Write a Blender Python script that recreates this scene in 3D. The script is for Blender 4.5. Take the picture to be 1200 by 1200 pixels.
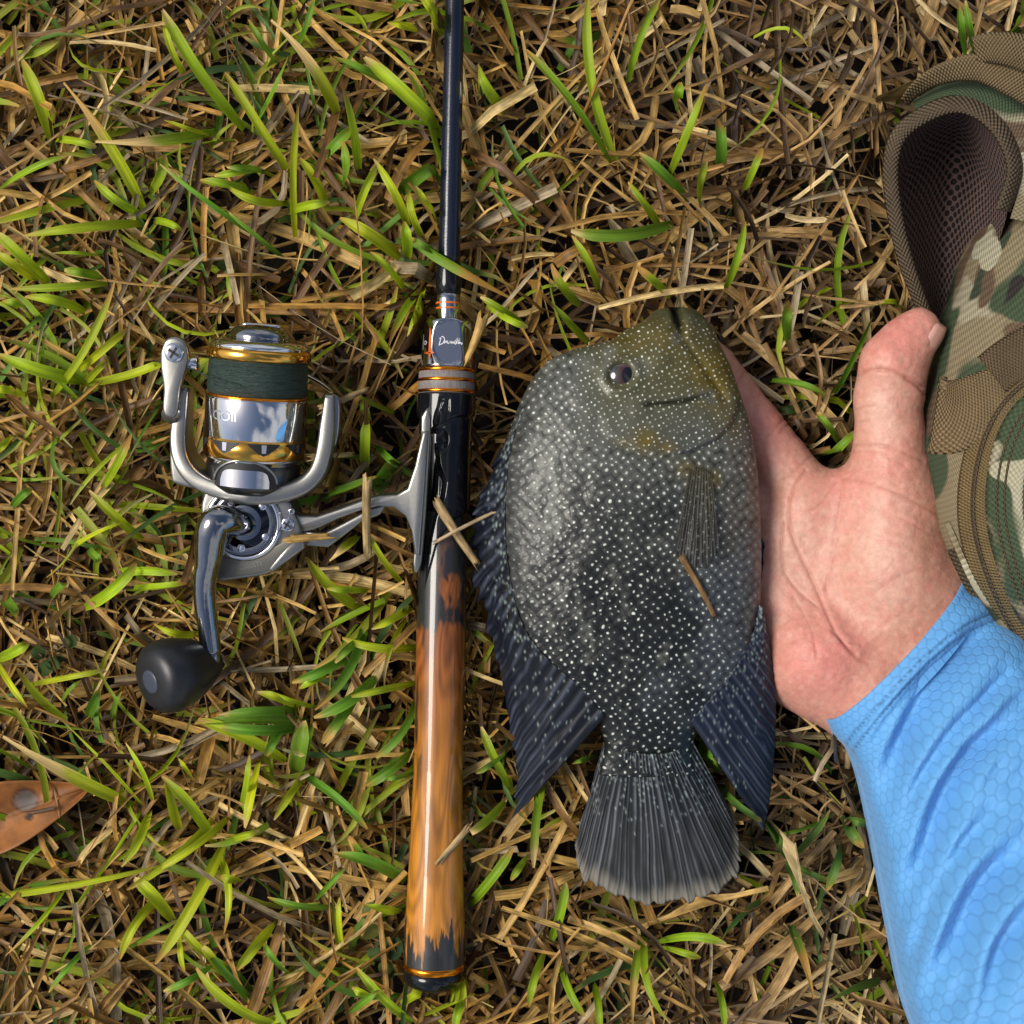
import bpy, bmesh, math, random
import numpy as np
from mathutils import Vector, Matrix, Euler

for o in list(bpy.data.objects):
    bpy.data.objects.remove(o, do_unlink=True)
SC = bpy.context.scene
COL = SC.collection
R = math.radians
random.seed(7)
RNG = np.random.default_rng(11)

# ------------------------------------------------------------------ camera
CAM_Z = 0.57
cam_d = bpy.data.cameras.new('camera')
cam = bpy.data.objects.new('camera', cam_d)
COL.objects.link(cam)
cam.location = (0, 0, CAM_Z)
cam.rotation_euler = (0, 0, 0)
cam_d.sensor_width = 36
cam_d.lens = 36 * 0.55 / 0.4
cam_d.clip_start = 0.01
cam_d.clip_end = 200
SC.camera = cam

# ------------------------------------------------------------------ sky + sun
SUN_EL, SUN_AZ = 50.0, 275.0            # azimuth clockwise from +Y (image top): from the left
W = bpy.data.worlds.new('World'); SC.world = W; W.use_nodes = True
nt = W.node_tree; nt.nodes.clear()
sky = nt.nodes.new('ShaderNodeTexSky'); sky.sky_type = 'NISHITA'; sky.sun_disc = False
sky.sun_elevation = R(SUN_EL); sky.sun_rotation = R(SUN_AZ)
sky.air_density = 1.0; sky.dust_density = 3.0; sky.ozone_density = 1.0
bg = nt.nodes.new('ShaderNodeBackground'); bg.inputs['Strength'].default_value = 0.053
wo = nt.nodes.new('ShaderNodeOutputWorld')
# broken white cloud over the whole sky
wtc = nt.nodes.new('ShaderNodeTexCoord')
cn = nt.nodes.new('ShaderNodeTexNoise'); cn.inputs['Scale'].default_value = 1.3; cn.inputs['Detail'].default_value = 3; cn.inputs['Distortion'].default_value = .4
cr_ = nt.nodes.new('ShaderNodeMapRange'); cr_.interpolation_type = 'SMOOTHSTEP'; cr_.inputs[1].default_value = .48; cr_.inputs[2].default_value = .64
cm = nt.nodes.new('ShaderNodeMix'); cm.data_type = 'RGBA'; cm.inputs[7].default_value = (6, 6, 6.15, 1)
nt.links.new(wtc.outputs['Generated'], cn.inputs['Vector']); nt.links.new(cn.outputs['Fac'], cr_.inputs[0]); nt.links.new(cr_.outputs[0], cm.inputs[0])
nt.links.new(sky.outputs[0], cm.inputs[6]); nt.links.new(cm.outputs[2], bg.inputs[0]); nt.links.new(bg.outputs[0], wo.inputs[0])
sun_d = bpy.data.lights.new('sun', 'SUN'); sun_d.energy = 1.5; sun_d.angle = R(28); sun_d.color = (1, .95, .86)
sun = bpy.data.objects.new('sun', sun_d); COL.objects.link(sun)
ce = math.cos(R(SUN_EL))
sdir = Vector((math.sin(R(SUN_AZ)) * ce, math.cos(R(SUN_AZ)) * ce, math.sin(R(SUN_EL))))
sun.rotation_euler = sdir.to_track_quat('Z', 'Y').to_euler()
sun.location = sdir * 3
SC.view_settings.view_transform = 'Standard'
SC.view_settings.look = 'None'
SC.view_settings.gamma = 1
SC.view_settings.exposure = 0.92
SC.render.resolution_x = SC.render.resolution_y = 1024
SC.render.engine = 'CYCLES'

# ------------------------------------------------------------------ helpers
def P(px, py, z):
    """photo pixel + height -> world point"""
    k = (CAM_Z - z) / 0.55 / 3000.0
    return np.array([(px - 600) * k, (600 - py) * k, z])

def PX(pts):
    return np.array([P(*p) for p in pts])

def S(z):
    return 3000 * 0.55 / (CAM_Z - z)       # pixels per metre at height z

def hash2(ix, iy, seed=0):
    n = (ix.astype(np.int64) * 374761393 + iy.astype(np.int64) * 668265263 + seed * 974711) & 0x7fffffff
    n = ((n ^ (n >> 13)) * 1274126177) & 0x7fffffff
    return ((n ^ (n >> 16)) & 0xffff) / 65535.0

def vnoise(x, y, seed=0):
    x = np.asarray(x, float); y = np.asarray(y, float)
    ix = np.floor(x); iy = np.floor(y); fx = x - ix; fy = y - iy
    fx = fx * fx * (3 - 2 * fx); fy = fy * fy * (3 - 2 * fy)
    a = hash2(ix, iy, seed); b = hash2(ix + 1, iy, seed); c = hash2(ix, iy + 1, seed); d = hash2(ix + 1, iy + 1, seed)
    return (a * (1 - fx) + b * fx) * (1 - fy) + (c * (1 - fx) + d * fx) * fy

def fbm(x, y, seed=0, o=3):
    s = 0; a = .5; t = 0
    for i in range(o):
        s = s + a * vnoise(np.asarray(x) * 2 ** i, np.asarray(y) * 2 ** i, seed + i * 17); t += a; a *= .5
    return s / t

def sstep(a, b, x):
    t = np.clip((x - a) / (b - a), 0, 1); return t * t * (3 - 2 * t)

def poly_dist(x, y, pts):
    """distance from points to a polyline; returns (d, signed side)"""
    x = np.asarray(x, float); y = np.asarray(y, float)
    best = np.full(x.shape, 1e9); side = np.zeros(x.shape)
    for (ax, ay), (bx, by) in zip(pts[:-1], pts[1:]):
        dx, dy = bx - ax, by - ay; L = dx * dx + dy * dy
        t = np.clip(((x - ax) * dx + (y - ay) * dy) / L, 0, 1)
        qx = x - ax - t * dx; qy = y - ay - t * dy
        d = np.hypot(qx, qy); s = np.sign(dx * qy - dy * qx)
        m = d < best; best = np.where(m, d, best); side = np.where(m, s, side)
    return best, side

def catmull(pts, n):
    pts = np.array(pts, float)
    if len(pts) == 2:
        t = np.linspace(0, 1, n)[:, None]; return pts[0] * (1 - t) + pts[1] * t
    seg = np.linalg.norm(np.diff(pts, axis=0), axis=1); u = np.r_[0, np.cumsum(seg)]; u /= u[-1]
    ext = np.vstack([2 * pts[0] - pts[1], pts, 2 * pts[-1] - pts[-2]])
    out = []
    for q in np.linspace(0, 1, n):
        i = min(np.searchsorted(u, q, 'right') - 1, len(pts) - 2)
        t = (q - u[i]) / (u[i + 1] - u[i])
        p0, p1, p2, p3 = ext[i:i + 4]
        out.append(.5 * (2 * p1 + (p2 - p0) * t + (2 * p0 - 5 * p1 + 4 * p2 - p3) * t * t + (3 * p1 - p0 - 3 * p2 + p3) * t ** 3))
    return np.array(out)

def grid_faces(nu, nv, cu=False, cv=False, flip=False):
    U = nu if cu else nu - 1; V = nv if cv else nv - 1
    i, j = np.meshgrid(np.arange(U), np.arange(V), indexing='ij'); i = i.ravel(); j = j.ravel()
    i2 = (i + 1) % nu; j2 = (j + 1) % nv
    f = np.stack([i * nv + j, i2 * nv + j, i2 * nv + j2, i * nv + j2], 1)
    return f[:, ::-1] if flip else f

def link(o, parent=None):
    COL.objects.link(o)
    if parent is not None: o.parent = parent
    return o

def mk(name, V, F, mat, parent=None, col=None, uv=None, smooth=True, extra=None):
    """one mesh object; F array of quads or list of polygons; col/uv/extra per vertex"""
    me = bpy.data.meshes.new(name)
    V = np.asarray(V, float)
    if isinstance(F, np.ndarray) and F.ndim == 2:
        n, k = F.shape
        me.vertices.add(len(V)); me.vertices.foreach_set('co', V.ravel())
        me.loops.add(n * k); me.loops.foreach_set('vertex_index', F.ravel().astype(np.int32))
        me.polygons.add(n); me.polygons.foreach_set('loop_start', np.arange(0, n * k, k, dtype=np.int32))
        me.update(calc_edges=True)
    else:
        me.from_pydata(V.tolist(), [], [list(map(int, f)) for f in F]); me.update()
        bm_ = bmesh.new(); bm_.from_mesh(me); bmesh.ops.recalc_face_normals(bm_, faces=bm_.faces); bm_.to_mesh(me); bm_.free()
    me.validate()
    li = np.empty(len(me.loops), np.int32); me.loops.foreach_get('vertex_index', li)
    if col is not None:
        a = me.color_attributes.new('col', 'FLOAT_COLOR', 'POINT')
        c = np.ones((len(V), 4)); c[:, :3] = np.clip(col, 0, 1); a.data.foreach_set('color', c.ravel())
    if uv is not None:
        l = me.uv_layers.new(name='UVMap'); l.data.foreach_set('uv', np.asarray(uv, float)[li].ravel())
    if extra:
        for k2, v2 in extra.items():
            a = me.attributes.new(k2, 'FLOAT', 'POINT'); a.data.foreach_set('value', np.asarray(v2, float))
    if smooth: me.polygons.foreach_set('use_smooth', np.ones(len(me.polygons), bool))
    me.materials.append(mat)
    return link(bpy.data.objects.new(name, me), parent)

def empty(name, loc, parent=None):
    o = bpy.data.objects.new(name, None); o.location = loc; o.empty_display_size = .01
    return link(o, parent)

def tag(o, label=None, cat=None, group=None, kind=None):
    if label: o['label'] = label
    if cat: o['category'] = cat
    if group: o['group'] = group
    if kind: o['kind'] = kind
    return o

def lathe(prof, n=64, disp=None):
    """profile [(y, r)] about +Y -> V, F (capped)"""
    prof = np.array(prof, float); m = len(prof)
    a = np.linspace(0, 2 * math.pi, n, endpoint=False)
    r = prof[:, 1][:, None] * np.ones(n); y = prof[:, 0][:, None] * np.ones(n); A = np.ones((m, 1)) * a
    if disp is not None: r = r + disp(y, A, r)
    V = np.stack([r * np.sin(A), y, r * np.cos(A)], -1).reshape(-1, 3)
    F = [list(f) for f in grid_faces(m, n, cv=True, flip=False)]
    F.append(list(range(n))[::1]); F.append([(m - 1) * n + i for i in range(n)][::-1])
    return V, F

def dense(prof, step):
    """insert points along a profile so that colour/displacement has vertices to act on"""
    out = []
    for a, b in zip(prof[:-1], prof[1:]):
        k = max(1, int(abs(b[0] - a[0]) / step))
        for i in range(k): out.append((a[0] + (b[0] - a[0]) * i / k, a[1] + (b[1] - a[1]) * i / k))
    return out + [prof[-1]]

def sweep(path, rx, rz=None, n=16, up=(0, 0, 1), square=2.0, cap=True):
    """tube along path with half width rx (sideways) and rz (along up); square>2 makes it boxier"""
    path = np.asarray(path, float); m = len(path)
    rx = np.broadcast_to(np.asarray(rx, float), (m,)); rz = rx if rz is None else np.broadcast_to(np.asarray(rz, float), (m,))
    T = np.gradient(path, axis=0); T /= np.linalg.norm(T, axis=1)[:, None] + 1e-12
    up = np.broadcast_to(np.asarray(up, float), (m, 3))
    X = np.cross(T, up); X /= np.linalg.norm(X, axis=1)[:, None] + 1e-12
    Z = np.cross(X, T)
    a = np.linspace(0, 2 * math.pi, n, endpoint=False)
    c = np.sign(np.cos(a)) * np.abs(np.cos(a)) ** (2 / square); s = np.sign(np.sin(a)) * np.abs(np.sin(a)) ** (2 / square)
    V = path[:, None] + X[:, None] * (rx[:, None] * c)[..., None] + Z[:, None] * (rz[:, None] * s)[..., None]
    F = [list(f) for f in grid_faces(m, n, cv=True)]
    if cap: F.append(list(range(n))[::1]); F.append([(m - 1) * n + i for i in range(n)][::-1])
    L = np.r_[0, np.cumsum(np.linalg.norm(np.diff(path, axis=0), axis=1))]
    uv = np.stack([np.broadcast_to((a / (2 * math.pi))[None] * 2 * (rx + rz)[:, None] * 1.6, (m, n)), np.broadcast_to(L[:, None], (m, n))], -1).reshape(-1, 2)
    return V.reshape(-1, 3), F, uv

def merge(parts):
    V = []; F = []; k = 0
    for p in parts:
        v, f = p[0], p[1]
        V.append(np.asarray(v)); F += [[int(i) + k for i in q] for q in f]; k += len(v)
    return np.vstack(V), F

def prism(outline, z0, z1, bev=0.0, seg=2):
    """extruded polygon (list of (x,y)), bevelled -> V, F"""
    bm = bmesh.new()
    f = bm.faces.new([bm.verts.new((x, y, z0)) for x, y in outline])
    ex = bmesh.ops.extrude_face_region(bm, geom=[f])
    for v in ex['geom']:
        if isinstance(v, bmesh.types.BMVert): v.co.z = z1
    bmesh.ops.recalc_face_normals(bm, faces=bm.faces)
    if bev > 0:
        ed = [e for e in bm.edges if abs(e.verts[0].co.z - e.verts[1].co.z) < 1e-9]
        bmesh.ops.bevel(bm, geom=ed, offset=bev, segments=seg, affect='EDGES', profile=.5, clamp_overlap=True)
    bm.verts.index_update()
    V = np.array([v.co[:] for v in bm.verts]); F = [[v.index for v in f.verts] for f in bm.faces]
    bm.free(); return V, F

def rounded(outline, n=80):
    pts = np.array(list(outline) + [outline[0]], float)
    return catmull(pts, n + 1)[:-1]

def loft(rows, nu, nv):
    """rows: list of 3D polylines; smooth surface through them -> V,F,uv(metres)"""
    A = np.array([catmull(r, nv) for r in rows])
    B = np.array([catmull(A[:, j], nu) for j in range(nv)]).transpose(1, 0, 2)
    du = np.r_[0, np.cumsum(np.linalg.norm(np.diff(B[:, nv // 2], axis=0), axis=1))]
    dv = np.r_[0, np.cumsum(np.linalg.norm(np.diff(B[nu // 2], axis=0), axis=1))]
    uv = np.stack(np.meshgrid(du, dv, indexing='ij'), -1).reshape(-1, 2)
    return B, grid_faces(nu, nv), uv

def thicken(B, F, t):
    """closed shell from a grid surface B (nu,nv,3): offset down along the normal by t"""
    nu, nv, _ = B.shape
    du = np.gradient(B, axis=0); dv = np.gradient(B, axis=1)
    N = np.cross(du, dv); N /= np.linalg.norm(N, axis=2)[..., None] + 1e-12
    if N[..., 2].mean() < 0: N = -N
    V = np.vstack([B.reshape(-1, 3), (B - N * t).reshape(-1, 3)]); k = nu * nv
    fl = [list(f) for f in F] + [[i + k for i in f[::-1]] for f in F]
    rim = [(0, j) for j in range(nv)] + [(i, nv - 1) for i in range(1, nu)] + [(nu - 1, j) for j in range(nv - 2, -1, -1)] + [(i, 0) for i in range(nu - 2, 0, -1)]
    ids = [i * nv + j for i, j in rim]
    for a, b in zip(ids, ids[1:] + ids[:1]): fl.append([a, a + k, b + k, b])
    return V, fl

def surface_nets(F, org, h):
    nx, ny, nz = F.shape
    s = F < 0
    c = [(dx, dy, dz) for dx in (0, 1) for dy in (0, 1) for dz in (0, 1)]
    sl = lambda a, d: a[d[0]:nx - 1 + d[0], d[1]:ny - 1 + d[1], d[2]:nz - 1 + d[2]]
    cnt = sum(sl(s, d).astype(np.int8) for d in c)
    act = (cnt > 0) & (cnt < 8)
    idx = -np.ones(act.shape, np.int64); ii = np.argwhere(act); idx[act] = np.arange(len(ii))
    acc = np.zeros((len(ii), 3)); num = np.zeros(len(ii))
    for a in range(8):
        for b in range(a + 1, 8):
            d = [abs(c[a][k] - c[b][k]) for k in range(3)]
            if sum(d) != 1: continue
            fa = F[ii[:, 0] + c[a][0], ii[:, 1] + c[a][1], ii[:, 2] + c[a][2]]
            fb = F[ii[:, 0] + c[b][0], ii[:, 1] + c[b][1], ii[:, 2] + c[b][2]]
            m = (fa < 0) != (fb < 0)
            t = np.where(m, fa / np.where(m, fa - fb, 1), 0)
            p = np.array(c[a])[None] + t[:, None] * (np.array(c[b]) - np.array(c[a]))[None]
            acc += np.where(m[:, None], p, 0); num += m
    V = org + h * (ii + acc / num[:, None])
    Q = []
    for ax in range(3):
        o = [k for k in range(3) if k != ax]
        A = s; d = [0, 0, 0]; d[ax] = 1
        lo = [slice(1, None)] * 3; lo[ax] = slice(0, -1)
        a = s[tuple([slice(1, -1) if k != ax else slice(0, -1) for k in range(3)])]
        b = s[tuple([slice(1, -1) if k != ax else slice(1, None) for k in range(3)])]
        e = np.argwhere(a != b); e2 = e.copy()
        for k in o: e2[:, k] += 1
        def cell(p, q):
            g = e2.copy(); g[:, o[0]] -= p; g[:, o[1]] -= q
            return idx[g[:, 0], g[:, 1], g[:, 2]]
        quad = np.stack([cell(1, 1), cell(0, 1), cell(0, 0), cell(1, 0)], 1)
        ins = a[tuple(e.T)]
        if ax == 1: ins = ~ins
        quad = np.where(ins[:, None], quad, quad[:, ::-1]); Q.append(quad)
    Q = np.vstack(Q); Q = Q[(Q >= 0).all(1)]
    return V, Q

# ------------------------------------------------------------------ materials
def nodes_of(m):
    m.use_nodes = True; n = m.node_tree
    return n, n.nodes, n.links, n.nodes['Principled BSDF']

def mat(name, color=(.5, .5, .5), rough=.5, metal=0, spec=.5, coat=0, coat_rough=.05, attr=False, noise=None, bump=None, sss=0, sheen=0, transl=0, coords='Object', attr_gain=1.0):
    """noise=(scale xyz, amount, detail); bump=(scale xyz, strength, distance)"""
    m = bpy.data.materials.new(name); n, N, L, b = nodes_of(m)
    b.inputs['Base Color'].default_value = (*color, 1); b.inputs['Roughness'].default_value = rough
    b.inputs['Metallic'].default_value = metal; b.inputs['Specular IOR Level'].default_value = spec
    b.inputs['Coat Weight'].default_value = coat; b.inputs['Coat Roughness'].default_value = coat_rough
    if sheen: b.inputs['Sheen Weight'].default_value = sheen
    if sss:
        b.inputs['Subsurface Weight'].default_value = sss
        b.inputs['Subsurface Radius'].default_value = (1, .35, .2); b.inputs['Subsurface Scale'].default_value = .004
    src = None
    if attr:
        a = N.new('ShaderNodeVertexColor'); a.layer_name = 'col'; src = a.outputs['Color']
    else:
        c = N.new('ShaderNodeRGB'); c.outputs[0].default_value = (*color, 1); src = c.outputs[0]
    tc = N.new('ShaderNodeTexCoord')
    def tex(scale, detail=3, rough_=.55):
        mp = N.new('ShaderNodeMapping'); mp.inputs['Scale'].default_value = scale
        L.new(tc.outputs[coords], mp.inputs['Vector'])
        t = N.new('ShaderNodeTexNoise'); t.inputs['Scale'].default_value = 1; t.inputs['Detail'].default_value = detail
        t.inputs['Roughness'].default_value = rough_
        L.new(mp.outputs[0], t.inputs['Vector']); return t.outputs['Fac']
    if noise:
        t = tex(noise[0], noise[2] if len(noise) > 2 else 3)
        mr = N.new('ShaderNodeMapRange'); mr.inputs[1].default_value = .3; mr.inputs[2].default_value = .7
        mr.inputs[3].default_value = 1 - noise[1]; mr.inputs[4].default_value = 1 + noise[1]
        L.new(t, mr.inputs[0])
        mx = N.new('ShaderNodeVectorMath'); mx.operation = 'SCALE'; L.new(src, mx.inputs[0]); L.new(mr.outputs[0], mx.inputs['Scale'])
        src = mx.outputs[0]
    L.new(src, b.inputs['Base Color'])
    if bump:
        t = tex(bump[0], 4); bp = N.new('ShaderNodeBump'); bp.inputs['Strength'].default_value = bump[1]; bp.inputs['Distance'].default_value = bump[2]
        L.new(t, bp.inputs['Height']); L.new(bp.outputs[0], b.inputs['Normal'])
    if transl:
        tr = N.new('ShaderNodeBsdfTranslucent'); L.new(src, tr.inputs['Color'])
        ms = N.new('ShaderNodeMixShader'); ms.inputs[0].default_value = transl
        out = N['Material Output']
        L.new(b.outputs[0], ms.inputs[1]); L.new(tr.outputs[0], ms.inputs[2]); L.new(ms.outputs[0], out.inputs['Surface'])
    return m
# ------------------------------------------------------------------ ground and grass
M_soil = mat('soil', (.012, .008, .005), .95, noise=((60, 60, 60), .5, 6), bump=((180, 180, 180), .8, .004))
n = 60
g = np.linspace(-1, 1, n); g = np.sign(g) * np.abs(g) ** 3 * 40
gx, gy = np.meshgrid(g, g, indexing='ij')
gz = (fbm(gx * 12, gy * 12, 3) - .5) * .004 - .024
ground = mk('ground', np.stack([gx, gy, gz], -1).reshape(-1, 3), grid_faces(n, n), M_soil)
tag(ground, kind='structure')

# height limits under the things that press the thatch down (world-space map)
CAPN = 400; CAPW = .34
cap = np.full((CAPN, CAPN), .06)
cgx, cgy = np.meshgrid(np.linspace(-CAPW, CAPW, CAPN), np.linspace(-CAPW, CAPW, CAPN), indexing='ij')
def inside(poly, x, y):
    r = np.zeros(x.shape, bool); j = len(poly) - 1
    for i in range(len(poly)):
        xi, yi = poly[i]; xj, yj = poly[j]
        c = ((yi > y) != (yj > y)) & (x < (xj - xi) * (y - yi) / (yj - yi + 1e-15) + xi)
        r ^= c; j = i
    return r
def press(poly_px, z, zmap=.03):
    poly = [tuple(P(px, py, zmap)[:2]) for px, py in poly_px]
    m = inside(poly, cgx, cgy); cap[m] = np.minimum(cap[m], z)
press([(512, -1000), (556, -1000), (560, 370), (552, 470), (548, 900), (545, 1160), (466, 1160), (484, 900), (484, 640), (488, 370), (508, 300)], .0165)
press([(760, 360), (825, 360), (860, 430), (893, 560), (897, 720), (915, 800), (906, 985), (816, 860), (880, 1020), (850, 1068), (740, 1072), (672, 1030), (705, 870), (690, 842), (602, 965), (575, 760), (548, 620), (592, 500), (640, 420), (720, 395)], .016)
press([(196, 410), (240, 395), (360, 395), (395, 470), (395, 560), (350, 640), (330, 690), (250, 700), (200, 560)], .011)
press([(340, 600), (440, 572), (500, 490), (500, 650), (470, 600), (350, 650)], .019)
press([(165, 760), (270, 740), (275, 800), (210, 835), (165, 810)], .018)
press([(232, 600), (262, 600), (270, 770), (235, 770)], .02)
press([(1000, 440), (1040, 370), (1100, 360), (1090, 470), (1110, 640), (1130, 700), (980, 840), (900, 790), (780, 720), (720, 590), (730, 470), (800, 380), (850, 410), (960, 530), (1000, 535)], .005)
press([(965, 842), (1120, 670), (1800, 700), (1800, 1800), (1200, 1500), (1070, 1200), (1030, 1010)], .006)
press([(1035, 150), (1080, 90), (1200, 30), (1800, 0), (1800, 900), (1220, 790), (1110, 650), (1080, 530), (1095, 420), (1060, 340), (1030, 220)], .006)
def cap_at(x, y):
    i = np.clip(((x + CAPW) / (2 * CAPW) * (CAPN - 1)).astype(int), 0, CAPN - 1)
    j = np.clip(((y + CAPW) / (2 * CAPW) * (CAPN - 1)).astype(int), 0, CAPN - 1)
    c = cap[i, j]
    return np.where((np.abs(x) < CAPW) & (np.abs(y) < CAPW), c, .06)

def strips(x, y, zc, ang, length, width, slope, roll, bend, col, coltip=None, seg=5, taper=.0, cols=3, arch=None, fold=.3, tipfrac=1.0, clampcap=True):
    """many blades/straws at once -> V,F,col,uv.  All args arrays of length n."""
    n = len(x); t = np.linspace(-.5, .5, seg)
    ca, sa = np.cos(ang), np.sin(ang)
    along = t[None] * length[:, None]
    side = (bend[:, None] * (t[None] ** 2 * 4 - .33)) * length[:, None]
    cx = x[:, None] + ca[:, None] * along - sa[:, None] * side
    cy = y[:, None] + sa[:, None] * along + ca[:, None] * side
    cz = zc[:, None] + slope[:, None] * along
    if arch is not None: cz = cz + arch[:, None] * (1 - t[None] ** 2 * 4)
    w = width[:, None] * (1 - taper * np.clip(t[None] * 2, 0, 1) ** 1.6)
    k = np.linspace(-1, 1, cols)
    ofs = w[..., None] * .5 * k
    lift = -fold * w[..., None] * .5 * (1 - np.abs(k)) 
    cr, sr = np.cos(roll)[:, None, None], np.sin(roll)[:, None, None]
    hor = ofs * cr - lift * sr; ver = ofs * sr + lift * cr
    X = cx[..., None] - sa[:, None, None] * hor; Y = cy[..., None] + ca[:, None, None] * hor; Z = cz[..., None] + ver
    if clampcap:
        c = cap_at(X, Y)
        Z = np.where(Z > c, c - .0004 - (Z - c) * .05, Z)
    Z = np.maximum(Z, -.0225 + 0 * Z)
    V = np.stack([X, Y, Z], -1).reshape(-1, 3)
    f = grid_faces(seg, cols); F = (np.arange(n)[:, None, None] * seg * cols + f[None]).reshape(-1, 4)
    C = np.broadcast_to(col[:, None, None, :], (n, seg, cols, 3)).copy()
    if coltip is not None:
        tf = sstep(tipfrac - .12, tipfrac + .03, (t + .5))[None, :, None, None]
        C = C * (1 - tf) + coltip[:, None, None, :] * tf
    uo = RNG.random(n) * 50
    uv = np.stack(np.broadcast_arrays(k[None, None] * .5 * width[:, None, None] + uo[:, None, None] * .1, along[..., None] + uo[:, None, None]), -1).reshape(-1, 2)
    return V, F, C.reshape(-1, 3), uv

def uvmat(name, rough, spec, sc, amount, transl, bump=.5, speck=0.0):
    """plant fibre: vertex colour x streaks running along the blade (UV in metres)"""
    m = bpy.data.materials.new(name); n, N, L, b = nodes_of(m)
    a = N.new('ShaderNodeVertexColor'); a.layer_name = 'col'
    tc = N.new('ShaderNodeTexCoord')
    def nz(scale, det):
        mp = N.new('ShaderNodeMapping'); mp.inputs['Scale'].default_value = scale; L.new(tc.outputs['UV'], mp.inputs['Vector'])
        t = N.new('ShaderNodeTexNoise'); t.noise_dimensions = '2D'; t.inputs['Scale'].default_value = 1; t.inputs['Detail'].default_value = det; L.new(mp.outputs[0], t.inputs['Vector'])
        return t.outputs['Fac']
    t1 = nz((sc[0], sc[1], 1), 3); t2 = nz((sc[0] * .3, sc[1] * 4, 1), 4)
    mr = N.new('ShaderNodeMapRange'); mr.inputs[1].default_value = .28; mr.inputs[2].default_value = .72; mr.inputs[3].default_value = 1 - amount; mr.inputs[4].default_value = 1 + amount * .8; L.new(t1, mr.inputs[0])
    m2 = N.new('ShaderNodeMapRange'); m2.inputs[1].default_value = .35; m2.inputs[2].default_value = .65; m2.inputs[3].default_value = 1 - speck; m2.inputs[4].default_value = 1 + speck * .5; L.new(t2, m2.inputs[0])
    mm = N.new('ShaderNodeMath'); mm.operation = 'MULTIPLY'; L.new(mr.outputs[0], mm.inputs[0]); L.new(m2.outputs[0], mm.inputs[1])
    mx = N.new('ShaderNodeVectorMath'); mx.operation = 'SCALE'; L.new(a.outputs['Color'], mx.inputs[0]); L.new(mm.outputs[0], mx.inputs['Scale'])
    L.new(mx.outputs[0], b.inputs['Base Color'])
    b.inputs['Roughness'].default_value = rough; b.inputs['Specular IOR Level'].default_value = spec
    bp = N.new('ShaderNodeBump'); bp.inputs['Strength'].default_value = bump; bp.inputs['Distance'].default_value = .0004; L.new(t1, bp.inputs['Height']); L.new(bp.outputs[0], b.inputs['Normal'])
    tr = N.new('ShaderNodeBsdfTranslucent'); L.new(mx.outputs[0], tr.inputs['Color'])
    ms = N.new('ShaderNodeMixShader'); ms.inputs[0].default_value = transl
    L.new(b.outputs[0], ms.inputs[1]); L.new(tr.outputs[0], ms.inputs[2]); L.new(ms.outputs[0], N['Material Output'].inputs['Surface'])
    return m
M_straw = uvmat('dry_straw', .5, .5, (1800, 40), .38, .12, .6, .38)
M_blade = uvmat('green_blade', .52, .4, (2200, 18), .16, .3, .4, .12)

PAL = np.array([[.59, .36, .088], [.48, .265, .054], [.30, .15, .028], [.15, .072, .016], [.74, .53, .20], [.38, .285, .15], [.50, .26, .045], [.08, .04, .012]])
def straw_colors(x, y, n, dark):
    p = np.array([.19, .18, .16, .14, .11, .07, .06, .09])
    c = PAL[RNG.choice(len(PAL), n, p=p)] * RNG.uniform(.75, 1.2, n)[:, None]
    right = sstep(.0, .14, x)[:, None]
    grey = c.mean(1)[:, None] * np.array([1.16, 1.0, .76])
    c = c * (1 - .3 * right) + grey * .3 * right
    return c * dark[:, None]

def thatch(n, half, inner, lmul, seed):
    x = RNG.uniform(-half, half, n); y = RNG.uniform(-half, half, n)
    if inner > 0:
        m = (np.abs(x) > inner) | (np.abs(y) > inner); x = x[m]; y = y[m]; n = len(x)
    lay = RNG.random(n)
    zc = np.where(lay < .5, -.020 + lay * 2 * .026, .006 + (lay - .5) * 2 * .020) + (fbm(x * 22, y * 22, 9) - .5) * .016
    zc = np.maximum(zc, -.020)
    L = np.clip(RNG.lognormal(math.log(.035), .5, n), .008, .085) * lmul
    w = np.clip(RNG.lognormal(math.log(.00205), .42, n), .0007, .0048) * lmul
    thin = RNG.random(n) < .18; w[thin] *= .4
    ang = RNG.uniform(0, 2 * math.pi, n)
    slope = RNG.normal(0, .2, n); st = RNG.random(n) < .07; slope[st] *= 3.2
    zc = zc + np.abs(slope) * L * .12
    roll = RNG.normal(0, .6, n)
    bend = RNG.normal(0, .05, n); b2 = RNG.random(n) < .12; bend[b2] *= 4
    arch = RNG.normal(0, .0025, n)
    c = straw_colors(x, y, n, np.ones(n))
    return strips(x, y, zc, ang, L, w, slope, roll, bend, c, seg=5, cols=3, taper=.25, arch=arch, fold=.7)

a1 = thatch(10800, .30, 0, 1.0, 1)
straw = mk('dry_grass_thatch', a1[0], a1[1], M_straw, col=a1[2], uv=a1[3])
tag(straw, 'brown and tan dry cut grass thatch covering the ground', 'dry grass', kind='stuff')
a2 = thatch(22000, 1.1, .30, 1.7, 2)
straw2 = mk('dry_grass_margin', a2[0], a2[1], M_straw, col=a2[2], uv=a2[3])
tag(straw2, 'dry cut grass thatch of the surrounding lawn around the catch', 'dry grass', kind='stuff')

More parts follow.
